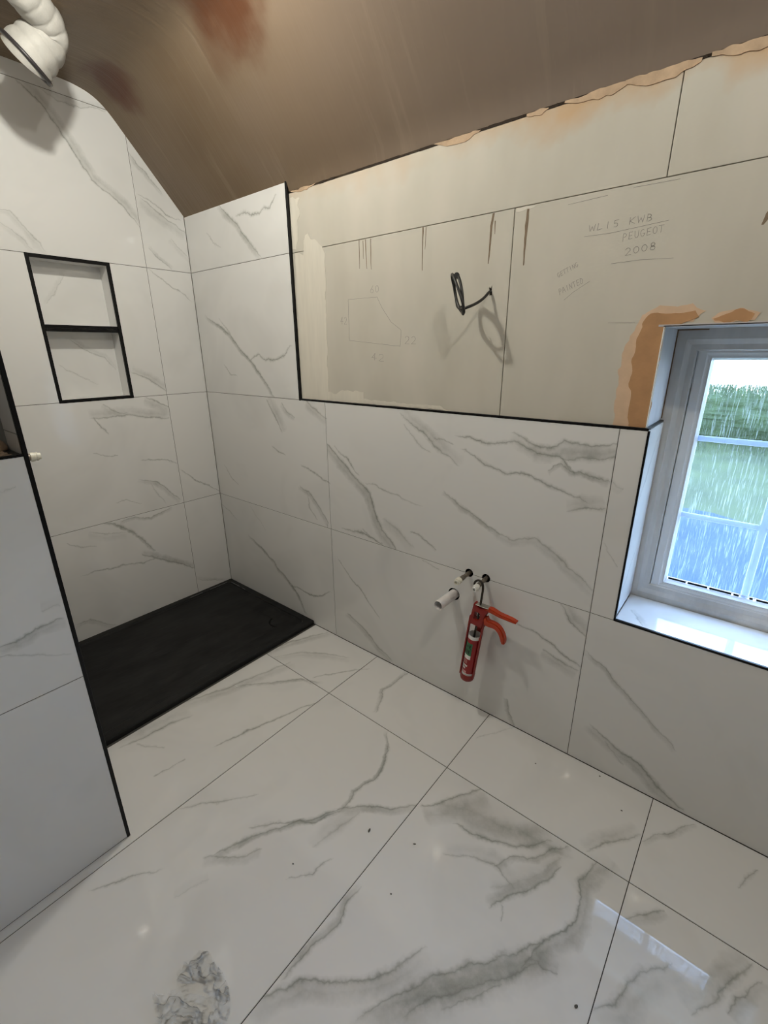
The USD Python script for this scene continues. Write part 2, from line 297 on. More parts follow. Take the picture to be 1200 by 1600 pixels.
BASE, VEIN = (.79, .785, .77), (.235, .245, .215)
AXI = {'L': (1, 2), 'B': (0, 2), 'F': (0, 1), 'P': (1, 2)}
def marble(name, plane, veins, seed=0, rough=.015):
    """Polished marble-effect porcelain: every vein is a curve given as a ramp along its own axis, frayed by noise."""
    i, j = AXI[plane]; WA, WB = .016, .005
    N = {'g': ('geometry', {}), 'n1': ('noise_texture', {'scale': 16.0, 'detail': 3.0}), 'n2': ('noise_texture', {'scale': 85.0, 'detail': 3.0}),
         'w1': ('vector_math', {'math_type': 'multiply_add', 'vector2': (WA * 2,) * 3}), 'w2': ('vector_math', {'math_type': 'multiply_add', 'vector2': (WB * 2,) * 3}),
         'n3': ('noise_texture', {'scale': 26.0, 'detail': 5.0, 'roughness': .65}), 'md': ('map_range', {'from_min': .3, 'from_max': .68, 'to_min': .5, 'to_max': 1.2, 'clamp': True}),
         'n4': ('noise_texture', {'scale': 2.6, 'detail': 4.0, 'distortion': .8}), 'cl': ('map_range', {'from_min': .5, 'from_max': .8, 'to_min': 0.0, 'to_max': .12, 'clamp': True}),
         'mp': ('mapping', {'location': (seed * 1.7, seed * 2.3, seed * .9)})}
    L = [('g.position', 'n1.vector'), ('g.position', 'n2.vector'), ('n1.color', 'w1.vector1'), ('g.position', 'w1.vector3'), ('n2.color', 'w2.vector1'), ('w1.vector', 'w2.vector3'),
         ('g.position', 'n3.vector'), ('n3.fac', 'md.value'), ('g.position', 'mp.vector'), ('mp.vector', 'n4.vector'), ('n4.fac', 'cl.value')]
    off = WA + WB; acc = 'cl.result'
    for k, (w, s, band, pts) in enumerate(veins):
        P = np.array(pts, float); D = P[-1] - P[0]; ln = np.linalg.norm(D); a = D / ln; b = np.array([-a[1], a[0]])
        S = (P - P[0]) @ a / ln; T = (P - P[0]) @ b; o = np.argsort(S); S, T = S[o], T[o]
        e0, e1 = .06, .06; lo = -e0; sc = 1 / (1 + e0 + e1); m = max(abs(T).max(), .004)
        st = []
        for sx, tx in zip(S, T):
            x = (sx - lo) * sc; endf = 1.0 if .02 < sx < .98 else .55
            if not st or x > st[-1][0] + .004: st.append((x, ((tx / m + 1) / 2, .55 + .45 * (1 if endf == 1 else .3), s * (.75 + .25 * ((k * 7 + len(st) * 5) % 3 - 1) * .6) * endf)))
        st = [(0.0, (st[0][1][0], .3, 0.0))] + st + [(1.0, (st[-1][1][0], .3, 0.0))]
        va, vb = [0.0] * 3, [0.0] * 3; va[i], va[j] = a / ln * sc; vb[i], vb[j] = b
        q = P[0] + off
        s0 = float(q @ (a / ln) * sc + lo * sc); t0 = float(q @ b)
        n = 'v%d' % k
        def math_(tag_, typ, v1=None, v2=None, v3=None, clamp=False):
            inp = {'math_type': typ}
            if clamp: inp['use_clamp'] = True
            for key, v in (('value1', v1), ('value2', v2), ('value3', v3)):
                if v is None: continue
                if isinstance(v, str): L.append((v, n + tag_ + '.' + key))
                else: inp[key] = float(v)
            N[n + tag_] = ('math', inp); return n + tag_ + '.value'
        N[n + 'a'] = ('vector_math', {'math_type': 'dot_product', 'vector2': tuple(va)}); N[n + 'b'] = ('vector_math', {'math_type': 'dot_product', 'vector2': tuple(vb)})
        L += [('w2.vector', n + 'a.vector1'), ('w2.vector', n + 'b.vector1')]
        sv = math_('s', 'subtract', n + 'a.value', s0, clamp=True)
        N[n + 'r'] = ('rgb_ramp', {'ramp': st}); N[n + 'c'] = ('separate_color', {}); L += [(sv, n + 'r.fac'), (n + 'r.color', n + 'c.color')]
        d0 = math_('d', 'multiply_add', n + 'c.r', -2 * m, n + 'b.value'); d = math_('e', 'subtract', d0, t0 - m)
        ad = math_('f', 'absolute', d); wd = math_('h', 'multiply', n + 'c.g', w * 1.25); qv = math_('i', 'divide', ad, wd)
        v = math_('j', 'subtract', 1.0, qv, clamp=True); v4 = math_('k4', 'power', v, 5.0); v = math_('kk', 'multiply', v, .5); v = math_('ks', 'multiply_add', v4, 1.5, v); v = math_('k', 'multiply', v, n + 'c.b')
        if band:
            hb = abs(band) / 2
            x = math_('l', 'multiply_add', d, float(np.sign(band)), -hb * .8); x = math_('m', 'absolute', x); x = math_('o', 'divide', x, hb)
            x = math_('p', 'subtract', 1.0, x, clamp=True); x = math_('q', 'multiply', x, n + 'c.b'); v = math_('t', 'multiply_add', x, .6, v)
        v = math_('u', 'multiply', v, 'md.result')
        acc = math_('z', 'add', acc, v) if k else math_('z', 'add', acc, v)
    N['fa'] = ('math', {'math_type': 'multiply', 'value2': -1.35}); N['fe'] = ('math', {'math_type': 'exponent'}); N['fi'] = ('math', {'math_type': 'subtract', 'value1': 1.0, 'use_clamp': True}); L += [(acc, 'fa.value1'), ('fa.value', 'fe.value1'), ('fe.value', 'fi.value2')]; acc = 'fi.value'
    N['fin'] = ('math', {'math_type': 'multiply', 'value2': .96, 'use_clamp': True}); L.append((acc, 'fin.value1'))
    N['col'] = ('mix', {'color1': BASE, 'color2': VEIN}); L.append(('fin.value', 'col.fac'))
    N['p'] = ('principled_bsdf', {'roughness': rough, 'specular_ior_level': .5}); L.append(('col.color', 'p.base_color'))
    return usdkit.material(stage, '/World/Looks/' + name, N, L, surface='p.BSDF')
nmar = [0]
def tile(plane, poly, parent, back, front, name, veins=True, bev=.0008, label=None):
    """One tile with the veins that cross it."""
    x0, y0, x1, y1 = poly.bounds; vs = []
    for pl, w, s, band, pts in VEINS if veins else ():
        if pl != plane: continue
        if any(x0 - .004 < px < x1 + .004 and y0 - .004 < py < y1 + .004 for px, py in pts[1:-1] if 1) or sum(x0 < px < x1 and y0 < py < y1 for px, py in pts) >= 1:
            vs.append((w, s, band, pts))
    nmar[0] += 1
    m = marble('marble_%d' % nmar[0], plane, vs, seed=nmar[0])
    return obj(name, tile_prism(poly, {'L': 'x', 'P': 'x', 'B': 'y', 'F': 'z'}[plane], back, front, bev), m, parent, label=label)

mat('grout_dark', (.07, .068, .062), .85, bump=.2)
mat('grout_grey', (.20, .19, .175), .85, bump=.2)
mat('black_trim', (.004, .004, .0045), .35, .25)
mat('substrate', (.45, .43, .40), .9, noise=.1)
mat('plain_white', (.33, .315, .29), .8)
mat('filler', (.70, .66, .575), .85, noise=.06, nscale=9, bump=.25, bscale=60, stretch=(4, 1, .5))
mat('pale_plaster', (.66, .47, .32), .85, noise=.12, nscale=14, bump=.3, bscale=90)
mat('tan_plaster', (.47, .26, .125), .85, noise=.14, nscale=18, bump=.35, bscale=120)
mat('orange_plaster', (.50, .36, .24), .9, noise=.2, nscale=25, bump=.5, bscale=120)
mat('drip', (.20, .145, .095), .8, noise=.2, nscale=60)
mat('pencil', (.30, .28, .255), .7)
mat('crack', (.03, .02, .013), 1.0)
mat('upvc', (.74, .74, .74), .28, noise=.06, nscale=8, stretch=(1, 1, .3))
mat('upvc_dirty', (.62, .60, .57), .42, noise=.16, nscale=7, stretch=(2, 2, .6))
mat('plaster_reveal', (.52, .50, .50), .8, noise=.12, nscale=12, bump=.2, bscale=50, stretch=(1, 1, .4))
mat('sealant_dirt', (.20, .13, .08), .8, noise=.3, nscale=60)
mat('bead_metal', (.82, .82, .80), .45)
mat('slate_black', (.0105, .0105, .0108), .5, .25, noise=.85, nscale=11, bump=.55, bscale=38, stretch=(1, .45, 1))
mat('drain_black', (.0015, .0015, .0015), .6, .15)
mat('white_scuff', (.30, .30, .31), .7)
mat('duct_fabric', (.40, .385, .355), .62, noise=.10, nscale=25, bump=.5, bscale=70)
mat('ring_dark', (.045, .04, .042), .35, metal=.3)
mat('cable_sheath', (.016, .015, .015), .36)
mat('white_plastic', (.80, .79, .75), .3)
mat('ivory_plastic', (.78, .75, .64), .35)
mat('waste_plastic', (.78, .75, .74), .3, noise=.05, nscale=40)
mat('pipe_metal', (.22, .19, .155), .4, metal=.75, noise=.3, nscale=120)
mat('gun_orange', (.44, .040, .007), .28)
mat('gun_red', (.25, .009, .005), .4)
mat('rod_steel', (.05, .043, .036), .42, metal=.7)
mat('lever_steel', (.55, .53, .48), .3, metal=.9)
mat('label_red', (.30, .005, .008), .32)
mat('label_white', (.80, .79, .77), .35)
mat('label_green', (.035, .17, .065), .4)
mat('label_dark', (.008, .035, .018), .4)
mat('label_pink', (.62, .28, .27), .4)
mat('tube_base', (.50, .44, .36), .35)
mat('debris', (.10, .095, .085), .8)
mat('flake', (.8, .8, .78), .5)
mat('rubble', (.28, .20, .14), .95, noise=.45, nscale=30, bump=.9, bscale=60)
mat('bare_wall', (.23, .235, .225), .85, noise=.35, nscale=16, bump=.4, bscale=40, stretch=(2, 2, .5))
mat('grass', (.050, .062, .016), .9, noise=.4, nscale=.6)
mat('leaf', (.034, .05, .012), .8, noise=.5, nscale=1.5)
mat('leaf_pale', (.045, .062, .02), .8, noise=.5, nscale=1.2)
mat('tarp', (.006, .026, .075), .7, noise=.2, nscale=1.5, bump=.2, bscale=4)
mat('soffit', (.25, .25, .26), .7)
mat('render', (.5, .48, .45), .9, noise=.1)

# plasterboard: grey-ivory paper, stained orange along the ceiling
MAT['board'] = usdkit.material(stage, '/World/Looks/plasterboard', {
    'g': ('geometry', {}), 's': ('separate_xyz', {}), 'm': ('mapping', {'scale': (1, 1, .35)}),
    'n': ('noise_texture', {'scale': 5.0, 'detail': 6.0}), 'r': ('rgb_ramp', {'ramp': [(.3, (.53, .50, .43)), (.5, (.575, .545, .475)), (.72, (.625, .58, .51))]}),
    'n2': ('noise_texture', {'scale': 7.0, 'detail': 5.0}), 'ns': ('math', {'math_type': 'multiply_add', 'value2': .22, 'value3': -.11}),
    'z': ('math', {'math_type': 'add'}), 'zr': ('map_range', {'from_min': 1.955, 'from_max': 2.02, 'to_min': 0.0, 'to_max': .85, 'clamp': True}),
    'xr': ('map_range', {'from_min': 1.55, 'from_max': 1.95, 'to_min': .35, 'to_max': 1.0, 'clamp': True}), 'f': ('math', {'math_type': 'multiply'}),
    'mx': ('mix', {'color2': (.55, .36, .20)}), 'bn': ('noise_texture', {'scale': 160.0}), 'b': ('bump', {'strength': .12, 'distance': .002}),
    'p': ('principled_bsdf', {'roughness': .85, 'specular_ior_level': .25})},
    [('g.position', 's.vector'), ('g.position', 'm.vector'), ('m.vector', 'n.vector'), ('n.fac', 'r.fac'), ('g.position', 'n2.vector'), ('n2.fac', 'ns.value1'), ('ns.value', 'z.value1'), ('s.z', 'z.value2'),
     ('z.value', 'zr.value'), ('s.x', 'xr.value'), ('zr.result', 'f.value1'), ('xr.result', 'f.value2'), ('f.value', 'mx.fac'), ('r.color', 'mx.color1'), ('mx.color', 'p.base_color'),
     ('g.position', 'bn.vector'), ('bn.fac', 'b.height'), ('b.normal', 'p.normal')], surface='p.BSDF')

# ceiling: skimmed brown plaster with trowel streaks and darker damp patches
PATCH = [((.185, -.335, 2.43), .125, 1.0), ((.93, -.33, 2.43), .17, .9), ((.80, -.26, 2.37), .09, .4), ((1.08, -.40, 2.45), .12, .5)]
CN = {'g': ('geometry', {}), 'rot': ('mapping', {'rotation': (-.866, 0, 0)}), 'm': ('mapping', {'scale': (9, .8, .8)}), 'rz': ('mapping', {'rotation': (0, 0, .12)}),
      'n': ('noise_texture', {'scale': 2.2, 'detail': 5.0, 'roughness': .6}), 'sr': ('map_range', {'from_min': .57, 'from_max': .75, 'to_min': 0.0, 'to_max': .33, 'clamp': True}),
      'n2': ('noise_texture', {'scale': 1.6, 'detail': 4.0}), 'r': ('rgb_ramp', {'ramp': [(.3, (.138, .089, .046)), (.5, (.170, .117, .068)), (.7, (.195, .142, .098))]}),
      'sx': ('separate_xyz', {}), 'xr': ('map_range', {'from_min': .5, 'from_max': 1.9, 'to_min': 0.0, 'to_max': .8, 'clamp': True}), 'm2': ('mix', {'color2': (.235, .185, .152)}),
      'm1': ('mix', {'color2': (.30, .24, .18)}), 'wn': ('noise_texture', {'scale': 9.0, 'detail': 4.0}),
      'bn': ('noise_texture', {'scale': 5.0, 'detail': 4.0}), 'b': ('bump', {'strength': .25, 'distance': .01}), 'p': ('principled_bsdf', {'roughness': .42, 'specular_ior_level': .4})}
CL = [('g.position', 'rot.vector'), ('rot.vector', 'rz.vector'), ('rz.vector', 'm.vector'), ('m.vector', 'n.vector'), ('n.fac', 'sr.value'), ('g.position', 'n2.vector'), ('n2.fac', 'r.fac'), ('g.position', 'sx.vector'), ('sx.x', 'xr.value'),
      ('r.color', 'm2.color1'), ('xr.result', 'm2.fac'), ('m2.color', 'm1.color1'), ('sr.result', 'm1.fac'), ('g.position', 'wn.vector'), ('m.vector', 'bn.vector'), ('bn.fac', 'b.height'), ('b.normal', 'p.normal')]
last = 'm1.color'
for k, (c, r, s) in enumerate(PATCH):
    CN['d%d' % k] = ('vector_math', {'math_type': 'distance', 'vector2': c}); CN['w%d' % k] = ('math', {'math_type': 'multiply_add', 'value2': -r * 1.0})
    CN['k%d' % k] = ('map_range', {'range_type': 'smoothstep', 'from_min': r * .40 - r * .5, 'from_max': r * 1.15 - r * .5, 'to_min': s, 'to_max': 0.0, 'clamp': True}); CN['x%d' % k] = ('mix', {'color2': (.088, .028, .009)})
    CL += [('g.position', 'd%d.vector1' % k), ('wn.fac', 'w%d.value1' % k), ('d%d.value' % k, 'w%d.value3' % k), ('w%d.value' % k, 'k%d.value' % k), ('k%d.result' % k, 'x%d.fac' % k), (last, 'x%d.color1' % k)]
    last = 'x%d.color' % k
CL.append((last, 'p.base_color'))
MAT['ceiling'] = usdkit.material(stage, '/World/Looks/ceiling_plaster', CN, CL, surface='p.BSDF')

# rain-textured obscure glass: a clear share lets daylight straight in, the rest bends it through vertical ripples
MAT['rain_glass'] = usdkit.material(stage, '/World/Looks/rain_glass', {
    'g': ('geometry', {}), 'm': ('mapping', {'scale': (1, 1, .055)}), 'n': ('noise_texture', {'scale': 300.0, 'detail': 2.0, 'distortion': .9}),
    'm2': ('mapping', {'scale': (1, 1, .35)}), 'n2': ('noise_texture', {'scale': 70.0, 'detail': 2.0}), 'ad': ('math', {'math_type': 'multiply_add', 'value2': .5}),
    'b': ('bump', {'strength': 1.0, 'distance': .009}), 'rf': ('refraction_bsdf', {'roughness': .06, 'IOR': 1.09, 'color': (1, 1, 1)}), 'tr': ('transparent_bsdf', {'color': (.95, .97, .97)}),
    'sr': ('map_range', {'from_min': .42, 'from_max': .62, 'to_min': .2, 'to_max': .75, 'clamp': True}), 'mx': ('mix_closure', {}),
    'tl': ('translucent_bsdf', {'color': (.9, .95, 1)}), 'ts': ('map_range', {'from_min': .52, 'from_max': .70, 'to_min': .0, 'to_max': .06, 'clamp': True}), 'mt': ('mix_closure', {}),
    'gl': ('glossy_bsdf', {'roughness': .05}), 'fr': ('fresnel', {'IOR': 1.45}), 'mg': ('mix_closure', {})},
    [('g.position', 'm.vector'), ('m.vector', 'n.vector'), ('g.position', 'm2.vector'), ('m2.vector', 'n2.vector'), ('n2.fac', 'ad.value1'), ('n.fac', 'ad.value3'), ('ad.value', 'b.height'), ('b.normal', 'rf.normal'),
     ('n.fac', 'sr.value'), ('sr.result', 'mx.fac'), ('tr.BSDF', 'mx.closure1'), ('rf.BSDF', 'mx.closure2'), ('b.normal', 'gl.normal'), ('fr.fac', 'mg.fac'), ('n.fac', 'ts.value'), ('ts.result', 'mt.fac'), ('mx.closure', 'mt.closure1'), ('tl.BSDF', 'mt.closure2'), ('mt.closure', 'mg.closure1'), ('gl.BSDF', 'mg.closure2')], surface='mg.closure')
MAT['bar_plastic'] = usdkit.material(stage, '/World/Looks/bar_plastic', {
    'd': ('diffuse_bsdf', {'color': (.85, .87, .9)}), 't': ('translucent_bsdf', {'color': (.5, .56, .68)}), 'm': ('mix_closure', {'fac': .5})},
    [('d.BSDF', 'm.closure1'), ('t.BSDF', 'm.closure2')], surface='m.closure')
MAT['film'] = usdkit.material(stage, '/World/Looks/clear_film', {
    'tr': ('transparent_bsdf', {'color': (.985, .985, .985)}), 'd': ('diffuse_bsdf', {'color': (.8, .82, .83)}), 'm': ('mix_closure', {'fac': .06}), 'gl': ('glossy_bsdf', {'roughness': .10}), 'fr': ('fresnel', {'IOR': 1.22}), 'mg': ('mix_closure', {})},
    [('tr.BSDF', 'm.closure1'), ('d.BSDF', 'm.closure2'), ('fr.fac', 'mg.fac'), ('m.closure', 'mg.closure1'), ('gl.BSDF', 'mg.closure2')], surface='mg.closure')

# ------------------------------------------------------------------ setting: floor
XR, YF = 3.70, -3.30                                   # far right and front walls (behind the camera)
G = .0012                                              # half joint
fl = structure('floor', 'polished white marble-effect floor tiles with thin dark grout joints', 'floor')
obj('grout', bx(-.3, XR + .3, YF - .3, .3, -.06, -.0015), 'grout_dark', fl)
cols = [.6427, 1.2427, 1.846, 2.4433, 3.043, 3.643, XR]; rows = [0.0, -.329, -1.529, -2.729, YF]
for c0, c1 in zip(cols[:-1], cols[1:]):
    for r1, r0 in zip(rows[:-1], rows[1:]):
        c0_ = max(c0, .801) if r0 > -1.16 or r1 > -1.16 else c0
        if c1 < 1.3 and r1 < -1.4: continue
        tile('F', sbox(c0_ + G, r0 + G, c1 - G, r1 - (G if r1 < 0 else .002)), fl, -.009, 0.0, 'floor_tile')

# ------------------------------------------------------------------ setting: left (shower) wall
_c = spline([(-.245, 2.3435), (-.262, 2.3640), (-.285, 2.3895), (-.315, 2.4165), (-.350, 2.4365), (-.395, 2.4490), (-.450, 2.4550), (-.52, 2.456)], 22)
CEIL = [(.30, 1.98), (.012, 2.020), (-.003, 2.058)] + [(-.003 - (.242) * k / 8, 2.058 + .2855 * k / 8) for k in range(1, 8)] + [tuple(map(float, q)) for q in _c] + [(-.7, 2.456), (-1.2, 2.456), (YF - .3, 2.456)]
wl = structure('wall_left', 'shower side wall of large marble-effect tiles with thin grey joints', 'wall')
NY0, NY1, NZ0, NZ1 = -.7125, -.4135, 1.2105, 1.7875         # clear opening of the niche
niche_hole = sbox(NY0 - .0138, NZ0 - .0138, NY1 + .0138, NZ1 + .0138)
core = sbox(YF - .3, -.05, .3, 2.62).difference(sbox(NY0 - .02, NZ0 - .02, NY1 + .02, NZ1 + .02))
obj('backing', prism(core, 'x', -.30, -.0092), 'substrate', wl)
under = Polygon([(YF, -.1)] + [(YF, 2.456)] + [(y, z - .0005) for y, z in CEIL[::-1][1:-1]] + [(.012, -.1)])
obj('grout', prism(sbox(-1.3, 0, -.0005, 2.6).difference(niche_hole).intersection(under), 'x', -.0095, -.0014), 'grout_grey', wl)
for y0, y1 in ((-.2308, -.001), (-1.4308, -.2308)):
    for k, (z0, z1) in enumerate(((.0, .6), (.6, 1.2), (1.2, 1.8), (1.8, 2.4), (2.4, 2.6))):
        p = sbox(y0 + G, z0 + G, y1 - G, z1 - G).intersection(under).difference(niche_hole)
        if p.is_empty or p.area < 1e-4: continue
        tile('L', p, wl, -.009, 0.0, 'wall_tile', bev=.0005)

# ------------------------------------------------------------------ setting: window (back) wall
OX0, OX1, OZ0, OZ1 = 2.226, 2.850, .600, 1.466          # window opening, finished
BT = .32                                                # outside face of the wall
wb = structure('wall_back', 'window wall, tiled below and bare grey plasterboard above', 'wall')
opening = sbox(OX0, OZ0 - .012, OX1 + .012, OZ1)
core = sbox(-.3, -.05, XR + .3, 2.62).difference(sbox(OX0 - .004, OZ0 - .014, OX1 + .014, OZ1 + .006))
obj('backing', prism(core, 'y', .0225, BT), 'substrate', wb)
holes = [Point(1.7135, .6035).buffer(.0165, 24), Point(1.7850, .6035).buffer(.0165, 24), Point(1.651, .489).buffer(.0255, 32)]
HOLES = unary_union(holes)
half = sbox(.001, 0, XR, 1.2); full = sbox(.001, 0, .7875, 2.0555)
tiled = half.union(full).difference(sbox(2.2305, .6, OX1, 1.3)).difference(HOLES)
obj('grout', prism(tiled.buffer(-.0003), 'y', .0014, .0226), 'grout_grey', wb)
X1, X2, X3 = .9584, 2.1600, 3.36
def btile(x0, x1, z0, z1):
    p = sbox(x0 + G, z0 + G, x1 - G, z1 - G).intersection(tiled)
    tile('B', p, wb, .0085, 0.0, 'wall_tile', bev=.0005)
btile(0, .7887, 1.8, 2.0567); btile(0, .7887, 1.2, 1.8)
for z0, z1 in ((0.0, .6), (.6, 1.2)):
    btile(0, X1, z0, z1); btile(X1, X2, z0, z1)
btile(X2, X3, 0, .6); btile(X2, 2.2320, .6, 1.2); btile(X3, XR, 0, .6); btile(OX1 - .001, X3, .6, 1.2); btile(X3, XR, .6, 1.2)
# four plasterboards
cab_hole = Polygon([(1.7175, 1.5915), (1.7190, 1.5985), (1.7210, 1.5945), (1.7245, 1.5945), (1.7275, 1.6005), (1.7268, 1.5900), (1.7285, 1.5830), (1.7290, 1.5725), (1.7255, 1.5745), (1.7195, 1.5735), (1.7205, 1.5810), (1.7228, 1.5850)])
def board(p, label): return obj('plasterboard', tile_prism(p, 'y', .0225, .0100, .0006), 'board', wb, label=label)
B_UL = board(sbox(.792, 1.801, 2.1695, 2.012), 'narrow upper plasterboard stained orange along the ceiling')
B_UR = board(sbox(2.1718, 1.801, XR, 2.012), None)
B_LL = board(sbox(.792, 1.19, 1.7835, 1.799).difference(cab_hole), None)
B_LR = board(sbox(1.7865, 1.19, XR, 1.799).difference(sbox(OX0 - .001, 1.1, OX1, OZ1 + .001)), None)
obj('cable_hole', prism(cab_hole.buffer(.002), 'y', .0218, .0224), 'crack', wb)
for (x, z, r) in ((1.7135, .6035, .0163), (1.7850, .6035, .0163), (1.651, .489, .0253)):
    obj('hole', lathe([(r, 0), (r, .021), (0, .0212)], (x, .0012, z), (0, 1, 0), 28), 'drain_black', wb, smooth=40)
def patch(name, pts, th, m, amp=.004, seed=0, label=None, step=.008):
    return obj(name, prism(ragged(pts, amp, step, seed), 'y', .0100 - th, .0102), m, wb, label=label)
patch('filler_patch', [(.812, 1.795), (.8407, 1.797), (.8635, 1.787), (.8779, 1.8538), (.8977, 1.8601), (.9105, 1.8336), (.9368, 1.8324), (.9752, 1.8029), (.9916, 1.7785), (.983, 1.6058), (.979, 1.3823), (.9774, 1.2446), (1.0201, 1.2359), (1.0557, 1.2562), (1.1795, 1.2515), (1.1822, 1.2235), (1.3519, 1.2206), (1.5515, 1.2203), (1.5848, 1.2072), (.80, 1.207)], .0012, 'filler', .005, 1, 'cream filler band along the shower tiles')
patch('filler_patch', [(.803, 1.998), (.862, 1.985), (.846, 1.965), (.858, 1.93), (.842, 1.915), (.838, 1.87), (.822, 1.81), (.803, 1.812)], .0008, 'filler', .006, 2)
patch('filler_patch', [(1.792, 1.786), (1.795, 1.797), (1.85, 1.797), (1.83, 1.790)], .0006, 'filler', .005, 13)
patch('plaster_patch', [(2.138, 1.206), (2.1325, 1.302), (2.1343, 1.42), (2.153, 1.452), (2.1647, 1.494), (2.2025, 1.5166), (2.2463, 1.5096), (2.2791, 1.5164), (2.3027, 1.4963), (2.285, 1.477), (2.2244, 1.470), (2.2235, 1.464), (2.2240, 1.206)], .0010, 'pale_plaster', .006, 3, 'pale pink plaster round the window corner')
patch('plaster_patch', [(2.1748, 1.206), (2.1668, 1.3034), (2.1619, 1.3955), (2.1693, 1.4753), (2.1906, 1.5006), (2.2319, 1.4955), (2.2861, 1.499), (2.2956, 1.4851), (2.262, 1.470), (2.2238, 1.469), (2.2246, 1.206)], .0020, 'tan_plaster', .006, 4, 'tan plaster beside the window reveal')
patch('plaster_patch', [(2.3189, 1.4797), (2.3426, 1.492), (2.3839, 1.503), (2.4137, 1.4865), (2.4047, 1.4742), (2.3714, 1.4704), (2.3313, 1.4700)], .0016, 'pale_plaster', .006, 5)
patch('plaster_patch', [(2.325, 1.4787), (2.3426, 1.489), (2.3839, 1.498), (2.408, 1.4855), (2.4007, 1.4752), (2.3714, 1.4714), (2.3313, 1.4710)], .0024, 'tan_plaster', .006, 6)
for k, (d, w) in enumerate((([(1.1735, 1.799), (1.1735, 1.7037)], .0035), ([(1.1925, 1.7944), (1.1938, 1.7336)], .003), ([(1.2051, 1.7968), (1.2088, 1.7001)], .0045), ([(1.2299, 1.7956), (1.2308, 1.6958)], .004),
        ([(1.4611, 1.7984), (1.4617, 1.6688)], .006), ([(1.474, 1.7965), (1.4706, 1.7315)], .003), ([(1.719, 1.7976), (1.713, 1.7669), (1.71, 1.6639)], .0075), ([(1.7248, 1.7768), (1.7255, 1.7415)], .004), ([(1.8269, 1.793), (1.8245, 1.7498), (1.8259, 1.6465)], .0085), ([(2.402, 1.72), (2.3860, 1.69), (2.3795, 1.6712)], .012))):
    p = np.array(d); w_ = np.linspace(.6, .9, len(p)) * w * 1.35; w_[-1] = w * .35
    poly = list(zip(p[:, 0] - w_ / 2, p[:, 1])) + list(zip(p[::-1, 0] + w_[::-1] / 2, p[::-1, 1]))
    obj('drip_stain', prism(ragged(poly, w * .18, .006, 20 + k), 'y', .0095, .0101), 'drip', wb)
# gaps and plaster rags along the ceiling joint
for k, (x0, x1, z, h) in enumerate(((.80, .93, 2.013, .003), (.97, 1.01, 2.011, .005), (1.03, 1.06, 2.012, .004), (1.11, 1.42, 2.012, .004), (1.43, 1.50, 2.012, .004), (1.66, 1.80, 2.012, .004), (1.82, 1.90, 2.012, .004), (2.165, 2.215, 2.012, .004), (2.25, 2.40, 2.012, .004))):
    l_ = x1 - x0; poly = [(x0, z + h * .8), (x0 + .2 * l_, z + .1 * h), (x1 - .3 * l_, z), (x1, z + h * .7), (x1 - .2 * l_, z + h + .003), (x0 + .2 * l_, z + h + .003)]
    obj('joint_gap', prism(ragged(poly, .0012, .006, 40 + k), 'y', .0092, .0101), 'crack', wb)
for k, (x0, x1, z, h) in enumerate(((.81, .95, 2.008, .008), (1.50, 1.66, 2.000, .016), (1.80, 1.86, 2.004, .010), (1.90, 2.07, 2.000, .014), (2.05, 2.20, 1.994, .016), (2.22, 2.45, 1.996, .016))):
    poly = [(x0, z + h), (x0 + (x1 - x0) * .3, z + h * .15), (x0 + (x1 - x0) * .7, z), (x1, z + h), (x1, 2.018), (x0, 2.018)]
    obj('plaster_rag', prism(ragged(poly, .004, .006, 60 + k), 'y', .0088 - .0003 * k, .0101), 'orange_plaster', wb)

